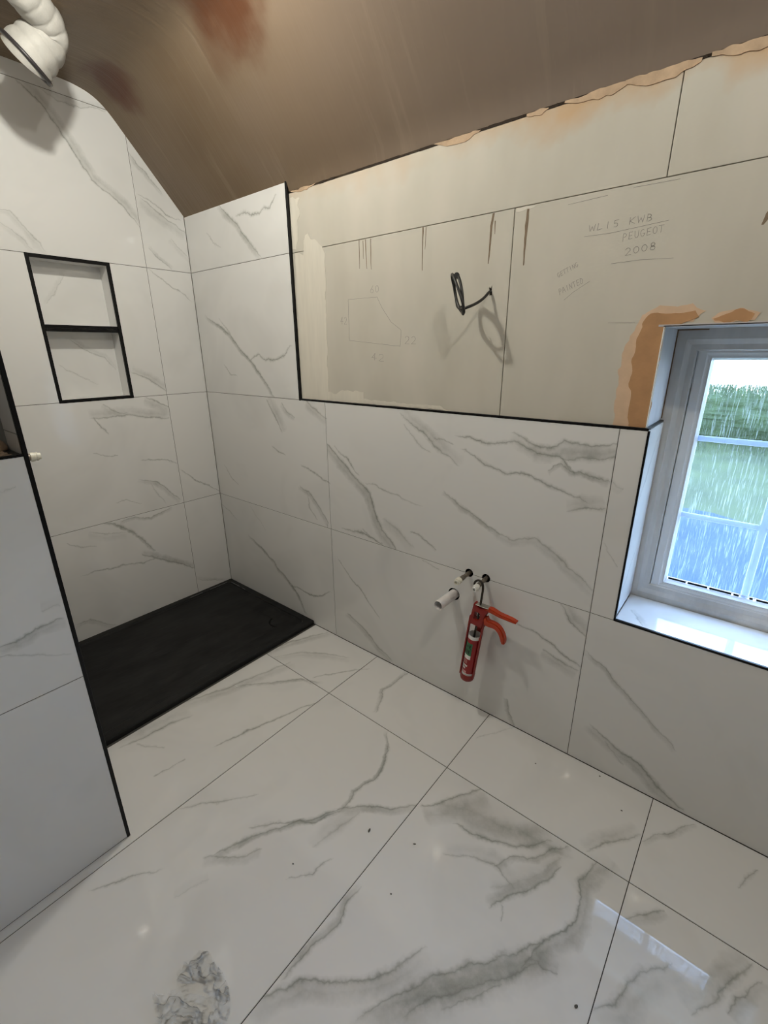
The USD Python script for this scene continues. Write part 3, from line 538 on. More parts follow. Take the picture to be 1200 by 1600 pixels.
# pencil: strokes on the boards
def strokes(polys, w=.0011):
    out = []
    for pl in polys:
        p = np.array(pl, float)
        for a, b in zip(p[:-1], p[1:]):
            d = b - a; n = np.linalg.norm(d)
            if n < 1e-6: continue
            d /= n; q = np.array([-d[1], d[0]]) * w / 2; e = d * w * .4
            out.append(prism(Polygon([a - q - e, b - q + e, b + q + e, a + q - e]), 'y', .00965, .0101))
    return cat(*out)
def arc(cx, cy, rx, ry, a0, a1, n=9): return [(cx + rx * math.cos(t), cy + ry * math.sin(t)) for t in np.radians(np.linspace(a0, a1, n))]
GL = {'W': [[(0, 1), (.2, 0), (.5, .7), (.8, 0), (1, 1)]], 'L': [[(.25, 1), (.1, 0), (.9, .1)]], '1': [[(.5, 1), (.5, 0)]], '5': [[(.9, 1), (.3, 1), (.25, .55)] + arc(.45, .3, .35, .3, 100, -120)],
      'K': [[(.15, 1), (.1, 0)], [(.85, 1), (.15, .45), (.9, 0)]], 'B': [[(.15, 0), (.2, 1)] + arc(.3, .75, .4, .25, 90, -90) + arc(.3, .25, .5, .27, 90, -90)], 'P': [[(.1, -.15), (.2, 1)] + arc(.35, .72, .45, .28, 90, -100)],
      'E': [[(.9, 1), (.2, 1), (.15, 0), (.85, .05)], [(.2, .5), (.75, .5)]], 'U': [[(.1, 1), (.15, .3)] + arc(.5, .3, .35, .3, 180, 360) + [(.9, 1)]], 'G': [arc(.5, .5, .42, .5, 50, 320) + [(.9, .4), (.55, .4)]],
      'O': [arc(.5, .5, .42, .48, 80, 445, 13)], 'T': [[(0, 1), (1, 1)], [(.5, 1), (.45, 0)]], '2': [arc(.45, .7, .38, .3, 160, -30) + [(.1, 0), (.95, .02)]], '0': [arc(.5, .5, .4, .45, 80, 445, 13)],
      '8': [arc(.5, .74, .28, .25, -90, 270, 12), arc(.48, .25, .35, .26, 90, 450, 12)], 'I': [[(.5, 1), (.5, 0)]], 'N': [[(.1, 0), (.15, 1), (.8, 0), (.9, 1)]], 'A': [[(.05, 0), (.5, 1), (.95, 0)], [(.2, .4), (.8, .4)]],
      'D': [[(.15, 0), (.2, 1)] + arc(.25, .5, .65, .5, 90, -90) + [(.15, 0)]], '6': [[(.75, 1), (.2, .45)] + arc(.5, .28, .35, .28, 160, 520, 12)], '4': [[(.6, 0), (.62, 1), (.1, .35), (.95, .35)]], ' ': []}
def write(text, p0, p1, h, gap=.25):
    p0, p1 = np.array(p0), np.array(p1); d = p1 - p0; cw = 1.0 / (len(text) + gap * (len(text) - 1)); up = np.array([-d[1], d[0]]) / np.linalg.norm(d) * h; out = []
    for k, c in enumerate(text):
        for s in GL[c]:
            out.append([tuple(p0 + d * (k * (1 + gap) + u) * cw + up * v) for u, v in s])
    return out
def pencil(label, polys, w=.0011): return obj('pencil_writing', strokes(polys, w), 'pencil', wb, label=label)
pencil('pencilled plate WL15 KWB, underlined', write('WL15 KWB', (2.0032, 1.7092), (2.1553, 1.7128), .0150))
pencil('pencilled word PEUGEOT', write('PEUGEOT', (2.0909, 1.6765), (2.184, 1.6838), .0155), .0009)
pencil('pencilled number 2008', write('2008', (2.1022, 1.6405), (2.1733, 1.6475), .0165))
pencil('pencilled note GETTING', write('GETTING', (1.9332, 1.6044), (1.9869, 1.6281), .0120, .2), .0009)
pencil('pencilled note PAINTED', write('PAINTED', (1.9424, 1.5603), (2.0063, 1.585), .0150, .2), .0009)
pencil('pencil underlines', [[(1.993, 1.6986), (2.061, 1.6982), (2.1282, 1.7029), (2.191, 1.7073)], [(2.0716, 1.6254), (2.1404, 1.6269), (2.2153, 1.6228)], [(1.9567, 1.5446), (1.9796, 1.5629), (2.0229, 1.5884)]], .0009)
pencil('pencilled outline of a cut panel', [[(1.109, 1.6023), (1.1866, 1.6016), (1.2572, 1.6012), (1.2815, 1.5626), (1.3241, 1.5122), (1.3692, 1.4843), (1.3722, 1.4777), (1.3665, 1.4268), (1.2577, 1.4373), (1.1092, 1.4515)], [(1.109, 1.6023), (1.1091, 1.5279), (1.1092, 1.4515)]])
pencil('pencilled measurements', write('60', (1.2228, 1.6161), (1.268, 1.6165), .024) + write('22', (1.3873, 1.4355), (1.4394, 1.4326), .026) + write('42', (1.2239, 1.3780), (1.289, 1.3719), .026) + write('42', (1.062, 1.515), (1.098, 1.512), .026), .0010)
pencil('pencil guide line beside window', [[(2.085, 1.4790), (2.152, 1.4770)], [(2.10, 1.792), (2.20, 1.7905)], [(1.94, 1.782), (2.04, 1.786)]], .001)

# ------------------------------------------------------------------ setting: ceiling and the walls behind the camera
ce = structure('ceiling', 'sloping brown skimmed plaster ceiling with damp patches', 'ceiling')
pr = Polygon(CEIL + [(YF - .3, 2.60), (.30, 2.60)]).buffer(0)
v_, n_ = [], len(CEIL)
obj('plaster', prism(pr, 'x', -.01, XR + .3), 'ceiling', ce, smooth=30)
wr = structure('wall_right', 'plain wall closing the room to the right', 'wall')
obj('plaster', bx(XR, XR + .3, YF - .3, .3, -.05, 2.6), 'plain_white', wr)
wf = structure('wall_front', 'plain wall behind the camera', 'wall')
obj('plaster', bx(-.3, XR + .3, YF - .3, YF, -.05, 2.6), 'plain_white', wf)

# ------------------------------------------------------------------ setting: half-height partition at the left
wp = structure('wall_partition', 'half-height tiled partition with black edge trim at the left', 'partition')
PX, PY = 1.214, -1.1555
obj('backing', bx(-.009, 1.090, YF, PY - .009, -.02, 2.50), 'substrate', wp)
obj('backing', bx(1.090, PX - .0092, YF, PY - .010, -.02, 1.185), 'substrate', wp)
obj('bare_wall', bx(1.088, 1.100, YF, PY - .001, 1.185, 2.456), 'bare_wall', wp, label='bare grey wall above the ledge')
obj('grout', bx(PX - .0095, PX - .0014, YF, PY - .009, .0, 1.196), 'grout_grey', wp)
for y1, y0 in ((PY - .0095, -2.36), (-2.36, YF)):
    tile('P', sbox(y0 + G, .003, y1, .6033 - G), wp, PX - .009, PX, 'wall_tile', bev=.0005)
    tile('P', sbox(y0 + G, .6033 + G, y1, 1.196), wp, PX - .009, PX, 'wall_tile', bev=.0005)
for z0, z1 in ((1.1960, 1.2430), (1.2455, 2.0), (2.0025, 2.46)):
    obj('reveal_tile', bx(1.0985, PX - .0005, PY - .0088, PY, z0, z1), marble('marble_reveal_%d' % int(z0 * 100), 'B', [], 50), wp)
obj('grout', bx(1.0985, PX - .002, PY - .0070, PY - .001, 1.20, 2.45), 'grout_grey', wp)
obj('ledge_trim', bx(1.100, PX - .0095, PY - .0245, PY - .0092, 1.186, 1.1990), 'black_trim', wp)
rb = trimesh.creation.box([.104, 1.6, .014]); rb = rb.subdivide().subdivide().subdivide().subdivide()
nv = meshkit.fbm(rb.vertices * 30, 3, 5)[:, None]; rb.vertices += np.array([0, 0, 1.0]) * (nv - .5) * .018 * (rb.vertices[:, 2:] > 0)
rb.apply_translation([1.1545, PY - .025 - .8, 1.190]); obj('rough_ledge', rb, 'rubble', wp, smooth=30, label='unfinished crumbling mortar ledge top')
for k in range(5):
    s = trimesh.creation.icosphere(2, .014 + .006 * (k % 3)); s.vertices *= [.8, 1.0, 1.1]; s.vertices *= 1 + .5 * (meshkit.fbm(s.vertices * 120 + k, 2, k)[:, None] - .5)
    s.apply_translation([1.106 + .008 * (k % 2), PY - .025 - .028 * k, 1.206 + .004 * (k % 3)]); obj('mortar_lump', s, 'rubble', wp, smooth=40)

# ------------------------------------------------------------------ trims (black edge profiles)
tn = [0]
def trim(label, *ms):
    tn[0] += 1
    o = obj('trim_%d' % tn[0], cat(*ms), 'black_trim'); tag(o, label, 'trim', kind='structure'); return o
trim('black vertical tile trim between shower tiles and plasterboard', bx(.7877, .7990, -.0012, .0095, 1.197, 2.0562, .0008))
trim('black horizontal trim along the top of half-height tiles', bx(.7990, 2.2325, -.0012, .0095, 1.1985, 1.2060, .0008))
trim('black trim running into the window reveal', bx(2.2235, 2.2335, .0095, .205, 1.2005, 1.2062))
trim('black vertical trim on the tiled window corner', bx(2.2312, 2.2365, -.0012, .006, .6, 1.1985, .0005))
trim('black trim along the front of the window sill', bx(2.2312, OX1, -.0012, .006, .5985, .6060, .0005))
trim('black vertical trim on the end of the partition', bx(PX - .010, PX + .0012, PY - .0092, PY, -.0, 2.455, .0008))
trim('black trim along the front of the partition ledge', bx(PX - .0095, PX + .0012, YF, PY - .0092, 1.1962, 1.2015))

# ------------------------------------------------------------------ window
wn = structure('window_1', 'white plastic window with rippled obscure glass and glazing bars', 'window')
FX0, FX1, FZ0, FZ1 = 2.220, OX1 + .012, .590, 1.466
obj('reveal_tile', bx(2.2235, 2.2330, .0015, .214, .6085, 1.2003), marble('marble_rev', 'L', [(.006, .5, 0, [(.05, .70), (.09, .73), (.15, .80)]), (.006, .4, .02, [(.03, .98), (.1, 1.05), (.16, 1.15)])], 31), wn, label='tiled lower reveal')
obj('sill_tile', bx(2.2335, OX1, .0015, .214, .5900, .6000), marble('marble_sill', 'F', [(.006, .5, .02, [(2.26, .10), (2.29, .06), (2.31, .03)])], 32, rough=.03), wn, label='polished tiled sill')
obj('reveal_tile', bx(OX1, OX1 + .0095, .0015, .214, .6005, 1.2003), 'upvc', wn)
obj('plaster_reveal', bx(2.210, 2.2235, .0100, .214, 1.2066, 1.4660), 'plaster_reveal', wn, label='bare plaster upper reveal')
obj('plaster_reveal', bx(OX1, OX1 + .012, .0100, .214, 1.2066, 1.4660), 'plaster_reveal', wn)
obj('plaster_soffit', bx(2.210, OX1 + .012, +.0072, .214, 1.4650, 1.4700), 'plaster_reveal', wn)
obj('corner_bead', bx(2.222, OX1 + .012, .0072, .0102, 1.4645, 1.4672), 'bead_metal', wn)
obj('corner_bead', bx(2.2220, 2.2245, .0072, .0102, 1.2066, 1.4650), 'bead_metal', wn)
obj('sealant_line', cat(bx(2.2235, 2.2262, .2135, .2190, 1.21, 1.462), bx(2.2235, 2.30, .2135, .219, 1.4605, 1.4635)), 'sealant_dirt', wn)
def frame_profile(x0, x1, z0, z1, prof, left=True):
    """Four mitred sides: prof lists (inset, y) of the section from the outer edge inwards; one mesh per side."""
    def ring(i, y): return [(x0 + i, y, z0 + i), (x1 - i, y, z0 + i), (x1 - i, y, z1 - i), (x0 + i, y, z1 - i)]
    R = [ring(i, y) for i, y in prof]; out = []
    for s in range(4):
        V = []; F = []
        for r in R: V += [r[s], r[(s + 1) % 4]]
        n = len(R)
        for k in range(n):
            k2 = (k + 1) % n; F += [[2 * k, 2 * k2, 2 * k2 + 1], [2 * k, 2 * k2 + 1, 2 * k + 1]]
        F += [[0, 2 * (k + 1), 2 * k] for k in range(1, n - 1)] + [[1, 2 * k + 1, 2 * k + 3] for k in range(1, n - 1)]
        m = trimesh.Trimesh(V, F, process=True); m.fix_normals(); out.append(m)
    return out
for m in frame_profile(FX0, FX1, FZ0, FZ1, [(0, .292), (0, .218), (.030, .2165), (.034, .2185), (.044, .224), (.058, .2265), (.0615, .231), (.0615, .292)]): obj('frame_side', m, 'upvc_dirty', wn)
SX0, SX1, SZ0, SZ1 = 2.2835, FX1 - .0635, .632, 1.421
for m in frame_profile(SX0, SX1, SZ0, SZ1, [(0, .29), (0, .234), (.003, .2315), (.022, .2318), (.026, .234), (.031, .2355), (.0315, .29)]): obj('sash_side', m, 'upvc', wn)
for m in frame_profile(SX0 + .0315, SX1 - .0315, SZ0 + .0315, SZ1 - .0315, [(0, .272), (0, .2365), (.0035, .2370), (.0095, .252), (.0095, .272)]): obj('glazing_bead', m, 'upvc', wn)
GX0, GX1, GZ0, GZ1 = SX0 + .041, SX1 - .041, SZ0 + .041, SZ1 - .041
VX = 2.5355; HZ = (.9045, 1.1515)
obj('glazing_bar', bx(VX - .0105, VX + .0105, .2635, .2695, GZ0, GZ1, .002), 'bar_plastic', wn)
for z in HZ:
    for a, b in ((GX0, VX - .0105), (VX + .0105, GX1)): obj('glazing_bar', bx(a, b, .2635, .2695, z - .0085, z + .0085, .002), 'bar_plastic', wn)
zs = [GZ0, HZ[0] - .004, HZ[1] + .0, GZ1]; zs = [GZ0 - .004, HZ[0], HZ[1], GZ1 + .004]; xs = [GX0 - .004, VX, GX1 + .004]
for a, b in zip(xs[:-1], xs[1:]):
    for c, d in zip(zs[:-1], zs[1:]):
        p = trimesh.Trimesh([(a, .2615, c), (b, .2615, c), (b, .2615, d), (a, .2615, d)], [[0, 1, 2], [0, 2, 3]], process=False); obj('pane', p, 'rain_glass', wn)
obj('spacer_bar', cat(*[bx(a, b, .2555, .2605, GZ0 + .0015, GZ0 + .0065) for a, b in ((GX0 + .004, GX0 + .055), (GX0 + .060, GX0 + .115), (GX0 + .120, GX0 + .178), (GX0 + .184, VX - .013), (VX + .013, VX + .022), (VX + .03, VX + .10), (VX + .106, GX1 - .006))]), 'drain_black', wn)
obj('spacer_bar', bx(GX0, GX1, .2560, .2605, GZ0 + .0068, GZ0 + .0088), 'upvc', wn)

# ------------------------------------------------------------------ outside the window
lawn = obj('lawn', bx(-30, 40, 1.2, 60, -3.05, -3.0), 'grass'); tag(lawn, 'green lawn seen through the rippled glass', 'lawn', kind='structure')
ev = structure('roof_eaves', 'roof overhang above the outside of the window', 'eaves')
obj('soffit_board', bx(-.5, 4.5, BT, .60, 1.50, 1.52), 'soffit', ev); obj('fascia_board', bx(-.5, 4.5, .60, .62, 1.495, 1.70), 'soffit', ev)
obj('roof_slope', trimesh.Trimesh([(-.5, .62, 1.69), (4.5, .62, 1.69), (4.5, -.3, 2.62), (-.5, -.3, 2.62), (-.5, .62, 1.73), (4.5, .62, 1.73), (4.5, -.3, 2.67), (-.5, -.3, 2.67)], [[0, 2, 1], [0, 3, 2], [4, 5, 6], [4, 6, 7], [0, 1, 5], [0, 5, 4]]), 'render', ev)
tp = trimesh.creation.box([9.0, 6.5, .25]); tp = tp.subdivide().subdivide().subdivide().subdivide(); tp.vertices[:, 2] += (meshkit.fbm(tp.vertices * .9, 4, 3) - .5) * .5 * (tp.vertices[:, 2] > 0)
tp.apply_translation([3.0, 9.6, -2.87]); tag(obj('tarpaulin', tp, 'tarp', smooth=40), 'blue tarpaulin on the ground, low in the window glass', 'tarpaulin')
def bush(name, c, r, seed, m, label, catn):
    s = trimesh.creation.icosphere(4, 1.0); v = s.vertices; k = 1 + .5 * (meshkit.fbm(v * 3 + seed, 4, seed) - .5)[:, None] + .15 * (meshkit.noise(v * 14, seed)[:, None] - .5)
    s.vertices = v * k * np.array(r); s.apply_translation(c); tag(obj(name, s, m), label, catn)
bush('hedge', (1.0, 27, -1.7), (9, 1.0, 1.5), 3, 'leaf', 'dark green hedge behind the lawn, through the upper panes', 'hedge')
bush('shrub', (7.5, 22, -1.9), (3.0, 1.4, 1.3), 8, 'leaf_pale', 'pale green shrub in front of the hedge, through the glass', 'shrub')

# ------------------------------------------------------------------ shower tray
tr = thing('shower_tray', 'black slate-effect shower tray with raised rim in the corner', 'shower tray', (.0, .0, 0))
TX0, TX1, TY0, TY1, TH = .0015, .7905, -1.153, -.0015, .024
def rrect(x0, x1, y0, y1, r, n=6):
    P = []
    for cx, cy, a0 in ((x1 - r, y1 - r, 0), (x0 + r, y1 - r, 90), (x0 + r, y0 + r, 180), (x1 - r, y0 + r, 270)):
        P += arc(cx, cy, r, r, a0, a0 + 90, n)
    return np.array(P)
def loft(rings):
    n = len(rings[0]); V = np.vstack(rings); F = []
    for i in range(len(rings) - 1):
        for j in range(n):
            k = (j + 1) % n; F += [[i * n + j, i * n + k, (i + 1) * n + k], [i * n + j, (i + 1) * n + k, (i + 1) * n + j]]
    return V, F
ins = [(0, 0.0, .004), (0, TH - .004, .004), (.003, TH, .006), (.034, TH, .02), (.037, TH - .0015, .022), (.040, TH - .006, .024), (.052, TH - .0065, .03), (.060, TH - .010, .035), (.12, TH - .0125, .06)]
rings = [np.c_[rrect(TX0 + i, TX1 - i, TY0 + i, TY1 - i, r), np.full(28 - 4, z) if False else np.full(len(rrect(0, 1, 0, 1, .1)), z)] for i, z, r in ins]
V, F = loft(rings); DR = np.array([.632, -.115]); R_D = .052
inner = np.array(rings[-1])[:, :2]
hub = DR + R_D * np.c_[np.cos(a := np.arctan2(inner[:, 1] - DR[1], inner[:, 0] - DR[0])), np.sin(a)]
inner2 = inner
rings += [np.c_[hub * .25 + inner * .75, np.full(len(hub), TH - .013)], np.c_[hub * .75 + inner * .25, np.full(len(hub), TH - .0145)], np.c_[hub, np.full(len(hub), TH - .015)]]
V, F = loft(rings); obj('tray_body', trimesh.Trimesh(V, F, process=False), 'slate_black', tr, smooth=25)
obj('waste_hole', lathe([(.0555, -.0135), (.055, -.0125), (.050, -.0135), (.047, -.020), (.047, -.022), (0, -.022)], (DR[0], DR[1], TH), (0, 0, 1), 40), 'drain_black', tr, smooth=40, label='round recessed waste hole')
for a, b in (((.030, -.05), (.030, -.17)), ((.030, -.22), (.030, -.30)), ((.05, -.032), (.14, -.032)), ((.17, -.033), (.20, -.034))):
    w = .0012; d = np.array(b) - np.array(a); q = np.array([-d[1], d[0]]) / np.linalg.norm(d) * w
    obj('scuff', prism(Polygon([np.array(a) - q, np.array(b) - q, np.array(b) + q, np.array(a) + q]), 'z', TH - .0008, TH + .0004), 'white_scuff', tr, label='pale scuff along the rim')

# ------------------------------------------------------------------ niche in the shower wall
ni = thing('shower_niche', 'recessed tiled niche with black frame and middle shelf in the shower wall', 'niche')
ND = -.088
obj('back_panel', bx(ND - .009, ND, NY0 - .012, NY1 + .012, NZ0 - .012, NZ1 + .012), marble('marble_nb', 'L', [(.006, .4, .03, [(-.60, 1.47), (-.55, 1.43), (-.47, 1.39), (-.43, 1.34)]), (.006, .3, .02, [(-.66, 1.62), (-.61, 1.68), (-.57, 1.74)]), (.006, .3, 0, [(-.66, 1.36), (-.60, 1.31), (-.52, 1.27)])], 41), ni)
mn = marble('marble_ns', 'L', [], 42)
for a, b, c, d in ((NY0 - .009, NY0, NZ0, NZ1), (NY1, NY1 + .009, NZ0, NZ1), (NY0, NY1, NZ0 - .009, NZ0), (NY0, NY1, NZ1, NZ1 + .009)): obj('side_panel', bx(ND, -.0095, a, b, c, d), mn, ni)
T = .0135
for a, b_ in ((NY0 - T, NY0 + .0005), (NY1 - .0005, NY1 + T)): obj('edge_trim', bx(-.0094, .0014, a, b_, NZ0 - T, NZ1 + T, .0006), 'black_trim', ni)
for c, d in ((NZ0 - T, NZ0 + .0005), (NZ1 - .0005, NZ1 + T)): obj('edge_trim', bx(-.0094, .0014, NY0 + .0005, NY1 - .0005, c, d, .0006), 'black_trim', ni)
sh = obj('shelf', bx(ND, -.011, NY0, NY1, 1.505, 1.525), mn, ni)
for c, d in ((1.5015, 1.5140), (1.5160, 1.5285)): obj('shelf_trim', bx(-.011, .0012, NY0 + .0016, NY1 - .0016, c, d, .0006), 'black_trim', sh)

# ------------------------------------------------------------------ flexible duct
du = thing('ventilation_duct', 'white flexible extractor duct hanging from the ceiling corner', 'duct')
def ray(u, v): return CR.T @ np.array([(u - 600) / 717.63, (v - 800) / 717.63, 1.0])
DC = np.array([0.35271, -0.68883, 2.32541]); DN = np.array([-0.41078, -0.60641, -0.68083]); DT = np.array([0.46715, -0.71184, 2.455])
path = spline([DC, DC - DN * .05, DC - DN * .10 + np.array([0, 0, .012]), (DC - DN * .13) * .35 + DT * .65, DT, DT + np.array([0, 0, .08])], 110)
s_ = np.linspace(0, 1, 110); sides = 48
t = np.gradient(path, axis=0); t /= np.linalg.norm(t, axis=1, keepdims=True); a = np.cross(t[0], [0, 0, 1.0]); VV = []
ang = np.arange(sides) * 2 * np.pi / sides
for k in range(110):
    a = a - t[k] * (a @ t[k]); a /= np.linalg.norm(a); b = np.cross(t[k], a)
    ph = s_[k] * 2 * np.pi * 9 + ang; rr = .0735 * (1 - .30 * min(1, s_[k] / .6)) * (.95 + .075 * np.abs(np.sin(ph / 2)) ** .6 + .03 * np.sin(3 * ang + 9 * s_[k]) * s_[k] + .015 * np.sin(7 * ang - 14 * s_[k]))
    if k < 4: rr = rr * 0 + .0735 * (.985 + .004 * k)
    VV.append(path[k] + rr[:, None] * (np.cos(ang)[:, None] * a + np.sin(ang)[:, None] * b))
V, F = loft(VV); obj('hose', trimesh.Trimesh(V, F, process=False), 'duct_fabric', du, smooth=50)
a = np.cross(DN, [0, 0, 1.0]); a /= np.linalg.norm(a); b = np.cross(DN, a)
ring = [DC + .0735 * 1.03 * (math.cos(x) * a + math.sin(x) * b) for x in np.linspace(0, 2 * np.pi, 48, endpoint=False)]
obj('end_ring', tube(ring, .0062, 10, closed=True), 'ring_dark', du, smooth=60, label='dark wire end ring')

# ------------------------------------------------------------------ cable coil
cb = thing('electric_cable', 'black electric cable coiled at its end, poking out of plasterboard', 'cable')
CC = np.array([1.67009, -0.095, 1.57223]); hv = np.array([-.64, .768, 0.0]); uv = np.array([-.019, .004, .055]); 
pts = [(1.7235, .021, 1.584), (1.7235, .006, 1.584), (1.722, -.015, 1.571), (1.712, -.060, 1.546), (1.702, -.090, 1.535)]
for k in range(1, 22):
    th = -1.25 + k * 2 * np.pi / 10; f = 1 + .05 * math.sin(k * 1.7); w = .040 - .006 * (k // 10)
    pts.append(tuple(CC + hv * math.cos(th) * w * f + uv * math.sin(th) * f + np.array([.0040, .003, 0]) * (math.sin(k * .9) * .8 + k * .13 - 1.3)))
obj('sheath', tube(spline(pts, 240), .0043, 10), 'cable_sheath', cb, smooth=60)
e = np.array(pts[-1]); d = e - np.array(pts[-2]); d /= np.linalg.norm(d)
obj('tape', tube([CC + uv * .93 + hv * .02 + np.array([.004, 0, -.002]), CC + uv * .93 - hv * .02 + np.array([.004, 0, 0])], .0085, 12), 'cable_sheath', cb, smooth=50, label='turn of black tape holding the coil')

# ------------------------------------------------------------------ pipes in the wall
def capped_pipe(label, base, tip, m='ivory_plastic', group=None, r=.0075, cap=.0125, cl=.026):
    base, tip = np.array(base, float), np.array(tip, float); d = tip - base; ln = np.linalg.norm(d); ax = d / ln
    t_ = thing('supply_pipe', label, 'pipe', base, group)
    L_ = ln - cl
    obj('pipe', lathe([(0, -.018), (r, -.018), (r, .1 * L_), (r * 1.12, .12 * L_), (r * 1.12, .35 * L_), (r, .37 * L_), (r, .62 * L_), (r * 1.25, .64 * L_), (r * 1.25, L_), (0, L_)], (0, 0, 0), ax, 24), 'pipe_metal', t_, smooth=35)
    obj('cap', lathe([(r * 1.05, L_ - .002), (cap, L_), (cap, L_ + cl * .38), (cap * .90, L_ + cl * .42), (cap * .90, L_ + cl * .55), (cap * .97, L_ + cl * .58), (cap * .97, L_ + cl * .72), (cap * .72, L_ + cl * .76), (cap * .72, ln), (cap * .42, ln), (cap * .40, ln - .008), (0, ln - .008)], (0, 0, 0), ax, 28), m, t_, smooth=35, label='white push-fit stop end')
    return t_
capped_pipe('left-hand capped supply pipe above the white waste pipe', (1.7135, .010, .6035), (1.7115, -.095, .5990))
capped_pipe('right-hand capped supply pipe that the orange gun hangs from', (1.7850, .010, .6035), (1.7840, -.090, .5925), 'white_plastic')
capped_pipe('capped pipe stub in the shower beside the black partition trim', (.902, -1.15, 1.137), (.902, -1.060, 1.1375), cl=.024)
wp2 = thing('waste_pipe', 'open white plastic waste pipe sticking out of the tiled wall', 'pipe', (1.651, 0, .489))
ax = np.array([.001, -.120, .002]); ax /= np.linalg.norm(ax)
obj('pipe', lathe([(.0195, -.018), (.0195, .116), (.0190, .1175), (.0170, .1175), (.0165, .116), (.0165, -.01), (0, -.01)], (0, 0, 0), ax, 40), 'waste_plastic', wp2, smooth=35)
obj('pipe_bore', lathe([(.0164, -.008), (.0164, .06), (0, .06)], (0, 0, 0), ax, 32), 'debris', wp2, smooth=35, label='dark inside of the pipe')

# ------------------------------------------------------------------ caulking gun and cartridge
gx = lambda pts, y=-.07: [(p[0], y, p[1]) for p in pts]
gun = thing('caulking_gun', 'orange-red skeleton caulking gun hanging by its rod from the right-hand pipe', 'caulking gun')
A0, A1 = np.array([1.7705, .2130]), np.array([1.7915, .4065]); axd = (A1 - A0) / np.linalg.norm(A1 - A0); nrm = np.array([axd[1], -axd[0]])
ax3 = np.array([axd[0], 0, axd[1]]); n3 = np.array([nrm[0], 0, nrm[1]]); y3 = np.array([0, -1.0, 0]); base3 = np.array([A0[0], -.07, A0[1]])
def rail(off, yo, w, th, h0, h1):
    """A flat strap along the cartridge at an offset from its axis."""
    P = []
    for h in (h0, h1):
        for su in (-1, 1):
            for sv in (-1, 1): P.append(base3 + ax3 * h + n3 * (off + su * w / 2) + y3 * (yo + sv * th / 2))
    return trimesh.convex.convex_hull(np.array(P))
obj('cup', lathe([(0, -.030), (.020, -.030), (.026, -.024), (.0285, -.012), (.0285, .004), (.0268, .004), (.0268, -.011), (.022, -.02), (0, -.022)], base3, ax3, 40), 'gun_red', gun, smooth=35, label='rounded front cup')
for off, yo in ((-.0275, .006), (.0275, .006)): obj('side_rail', rail(off, yo, .0048, .012, -.012, .262), 'gun_red', gun)
obj('side_rail', rail(.0, -.0275, .018, .003, -.012, .25), 'gun_red', gun)
body = Polygon([(1.7830, .5336), (1.7695, .4572), (1.7675, .4415), (1.7810, .4445), (1.7950, .4425), (1.8240, .4400), (1.8267, .4651), (1.8262, .4862), (1.8400, .5170), (1.8441, .5257), (1.8086, .5200)])
win = Polygon([(1.7890, .5020), (1.7850, .4700), (1.7960, .4660), (1.8090, .4700), (1.8160, .4800), (1.8080, .5000)]).buffer(-.001)
obj('body', tile_prism(body.difference(win), 'y', -.0580, -.0820, .0015), 'gun_red', gun)
hc = spline([(1.822, .484), (1.8440, .467), (1.8700, .4660), (1.8900, .4520), (1.9020, .4270), (1.9060, .4080)], 26)
def limb(c, w, y0, y1):
    c = np.array(c); d = np.gradient(c, axis=0); d /= np.linalg.norm(d, axis=1, keepdims=True); n = np.c_[-d[:, 1], d[:, 0]]
    return tile_prism(Polygon(list(c + n * w[:, None]) + list((c - n * w[:, None])[::-1])).buffer(.0012), 'y', y1, y0, .003)
obj('handle', limb(hc, np.interp(np.linspace(0, 1, 26), [0, .2, .6, .9, 1], [.015, .011, .009, .0075, .004]), -.080, -.060), 'gun_orange', gun)
tc = spline([(1.829, .520), (1.8500, .5235), (1.8760, .5180), (1.9100, .5150), (1.9350, .5130), (1.9460, .5115)], 24)
obj('trigger', limb(tc, np.interp(np.linspace(0, 1, 24), [0, .15, .4, .85, 1], [.005, .0075, .0058, .0046, .0022]), -.081, -.059), 'gun_orange', gun)
rod = spline([(1.7845, -.07, .352), (1.7930, -.07, .430), (1.8030, -.07, .5150), (1.8055, -.064, .570), (1.8045, -.0600, .5990), (1.8000, -.0590, .6120), (1.7880, -.0580, .6185), (1.7750, -.058, .6130), (1.7690, -.058, .6010), (1.7705, -.058, .5930)], 70)
obj('rod', tube(rod, .0040, 12), 'rod_steel', gun, smooth=50, label='dark steel push rod with hooked end')
obj('piston', lathe([(0, 0), (.021, 0), (.021, .004), (.006, .006), (.006, .014), (0, .014)], base3 + ax3 * .138, ax3, 32), 'rod_steel', gun, smooth=35)
obj('release_lever', bx(1.7900, 1.8420, -.082, -.058, .5290, .5312, .0004), 'lever_steel', gun, label='shiny thumb release plate')
ct = thing('sealant_cartridge', 'red sealant cartridge with green label patch held in the gun', 'cartridge')
CRd = .0238
obj('tube', lathe([(0, -.020), (CRd * .8, -.020), (CRd, -.012), (CRd, .1865), (CRd - .0012, .1865), (CRd - .0012, .140), (0, .140)], base3, ax3, 40), 'label_white', ct, smooth=35)
def wrap(h0, h1, a0, a1, r, n=14):
    V, F = [], []
    for h in (h0, h1):
        for a_ in np.radians(np.linspace(a0, a1, n)):
            V.append(base3 + ax3 * h + r * (math.cos(a_) * n3 + math.sin(a_) * y3))
    for k in range(n - 1): F += [[k, k + 1, n + k + 1], [k, n + k + 1, n + k]]
    return trimesh.Trimesh(V, F, process=False)
obj('label_wrap', wrap(.012, .172, 0, 360, CRd + .0003, 40), 'label_red', ct, smooth=True, label='red printed wrapper')
obj('label_patch', wrap(.098, .154, 68, 168, CRd + .0006), 'label_green', ct, smooth=True, label='green printed patch')
obj('label_patch', wrap(.080, .098, 68, 168, CRd + .0006), 'label_white', ct, smooth=True, label='white printed strip')
obj('label_band', wrap(-.010, .012, 0, 360, CRd + .0004, 40), 'label_white', ct, smooth=True)
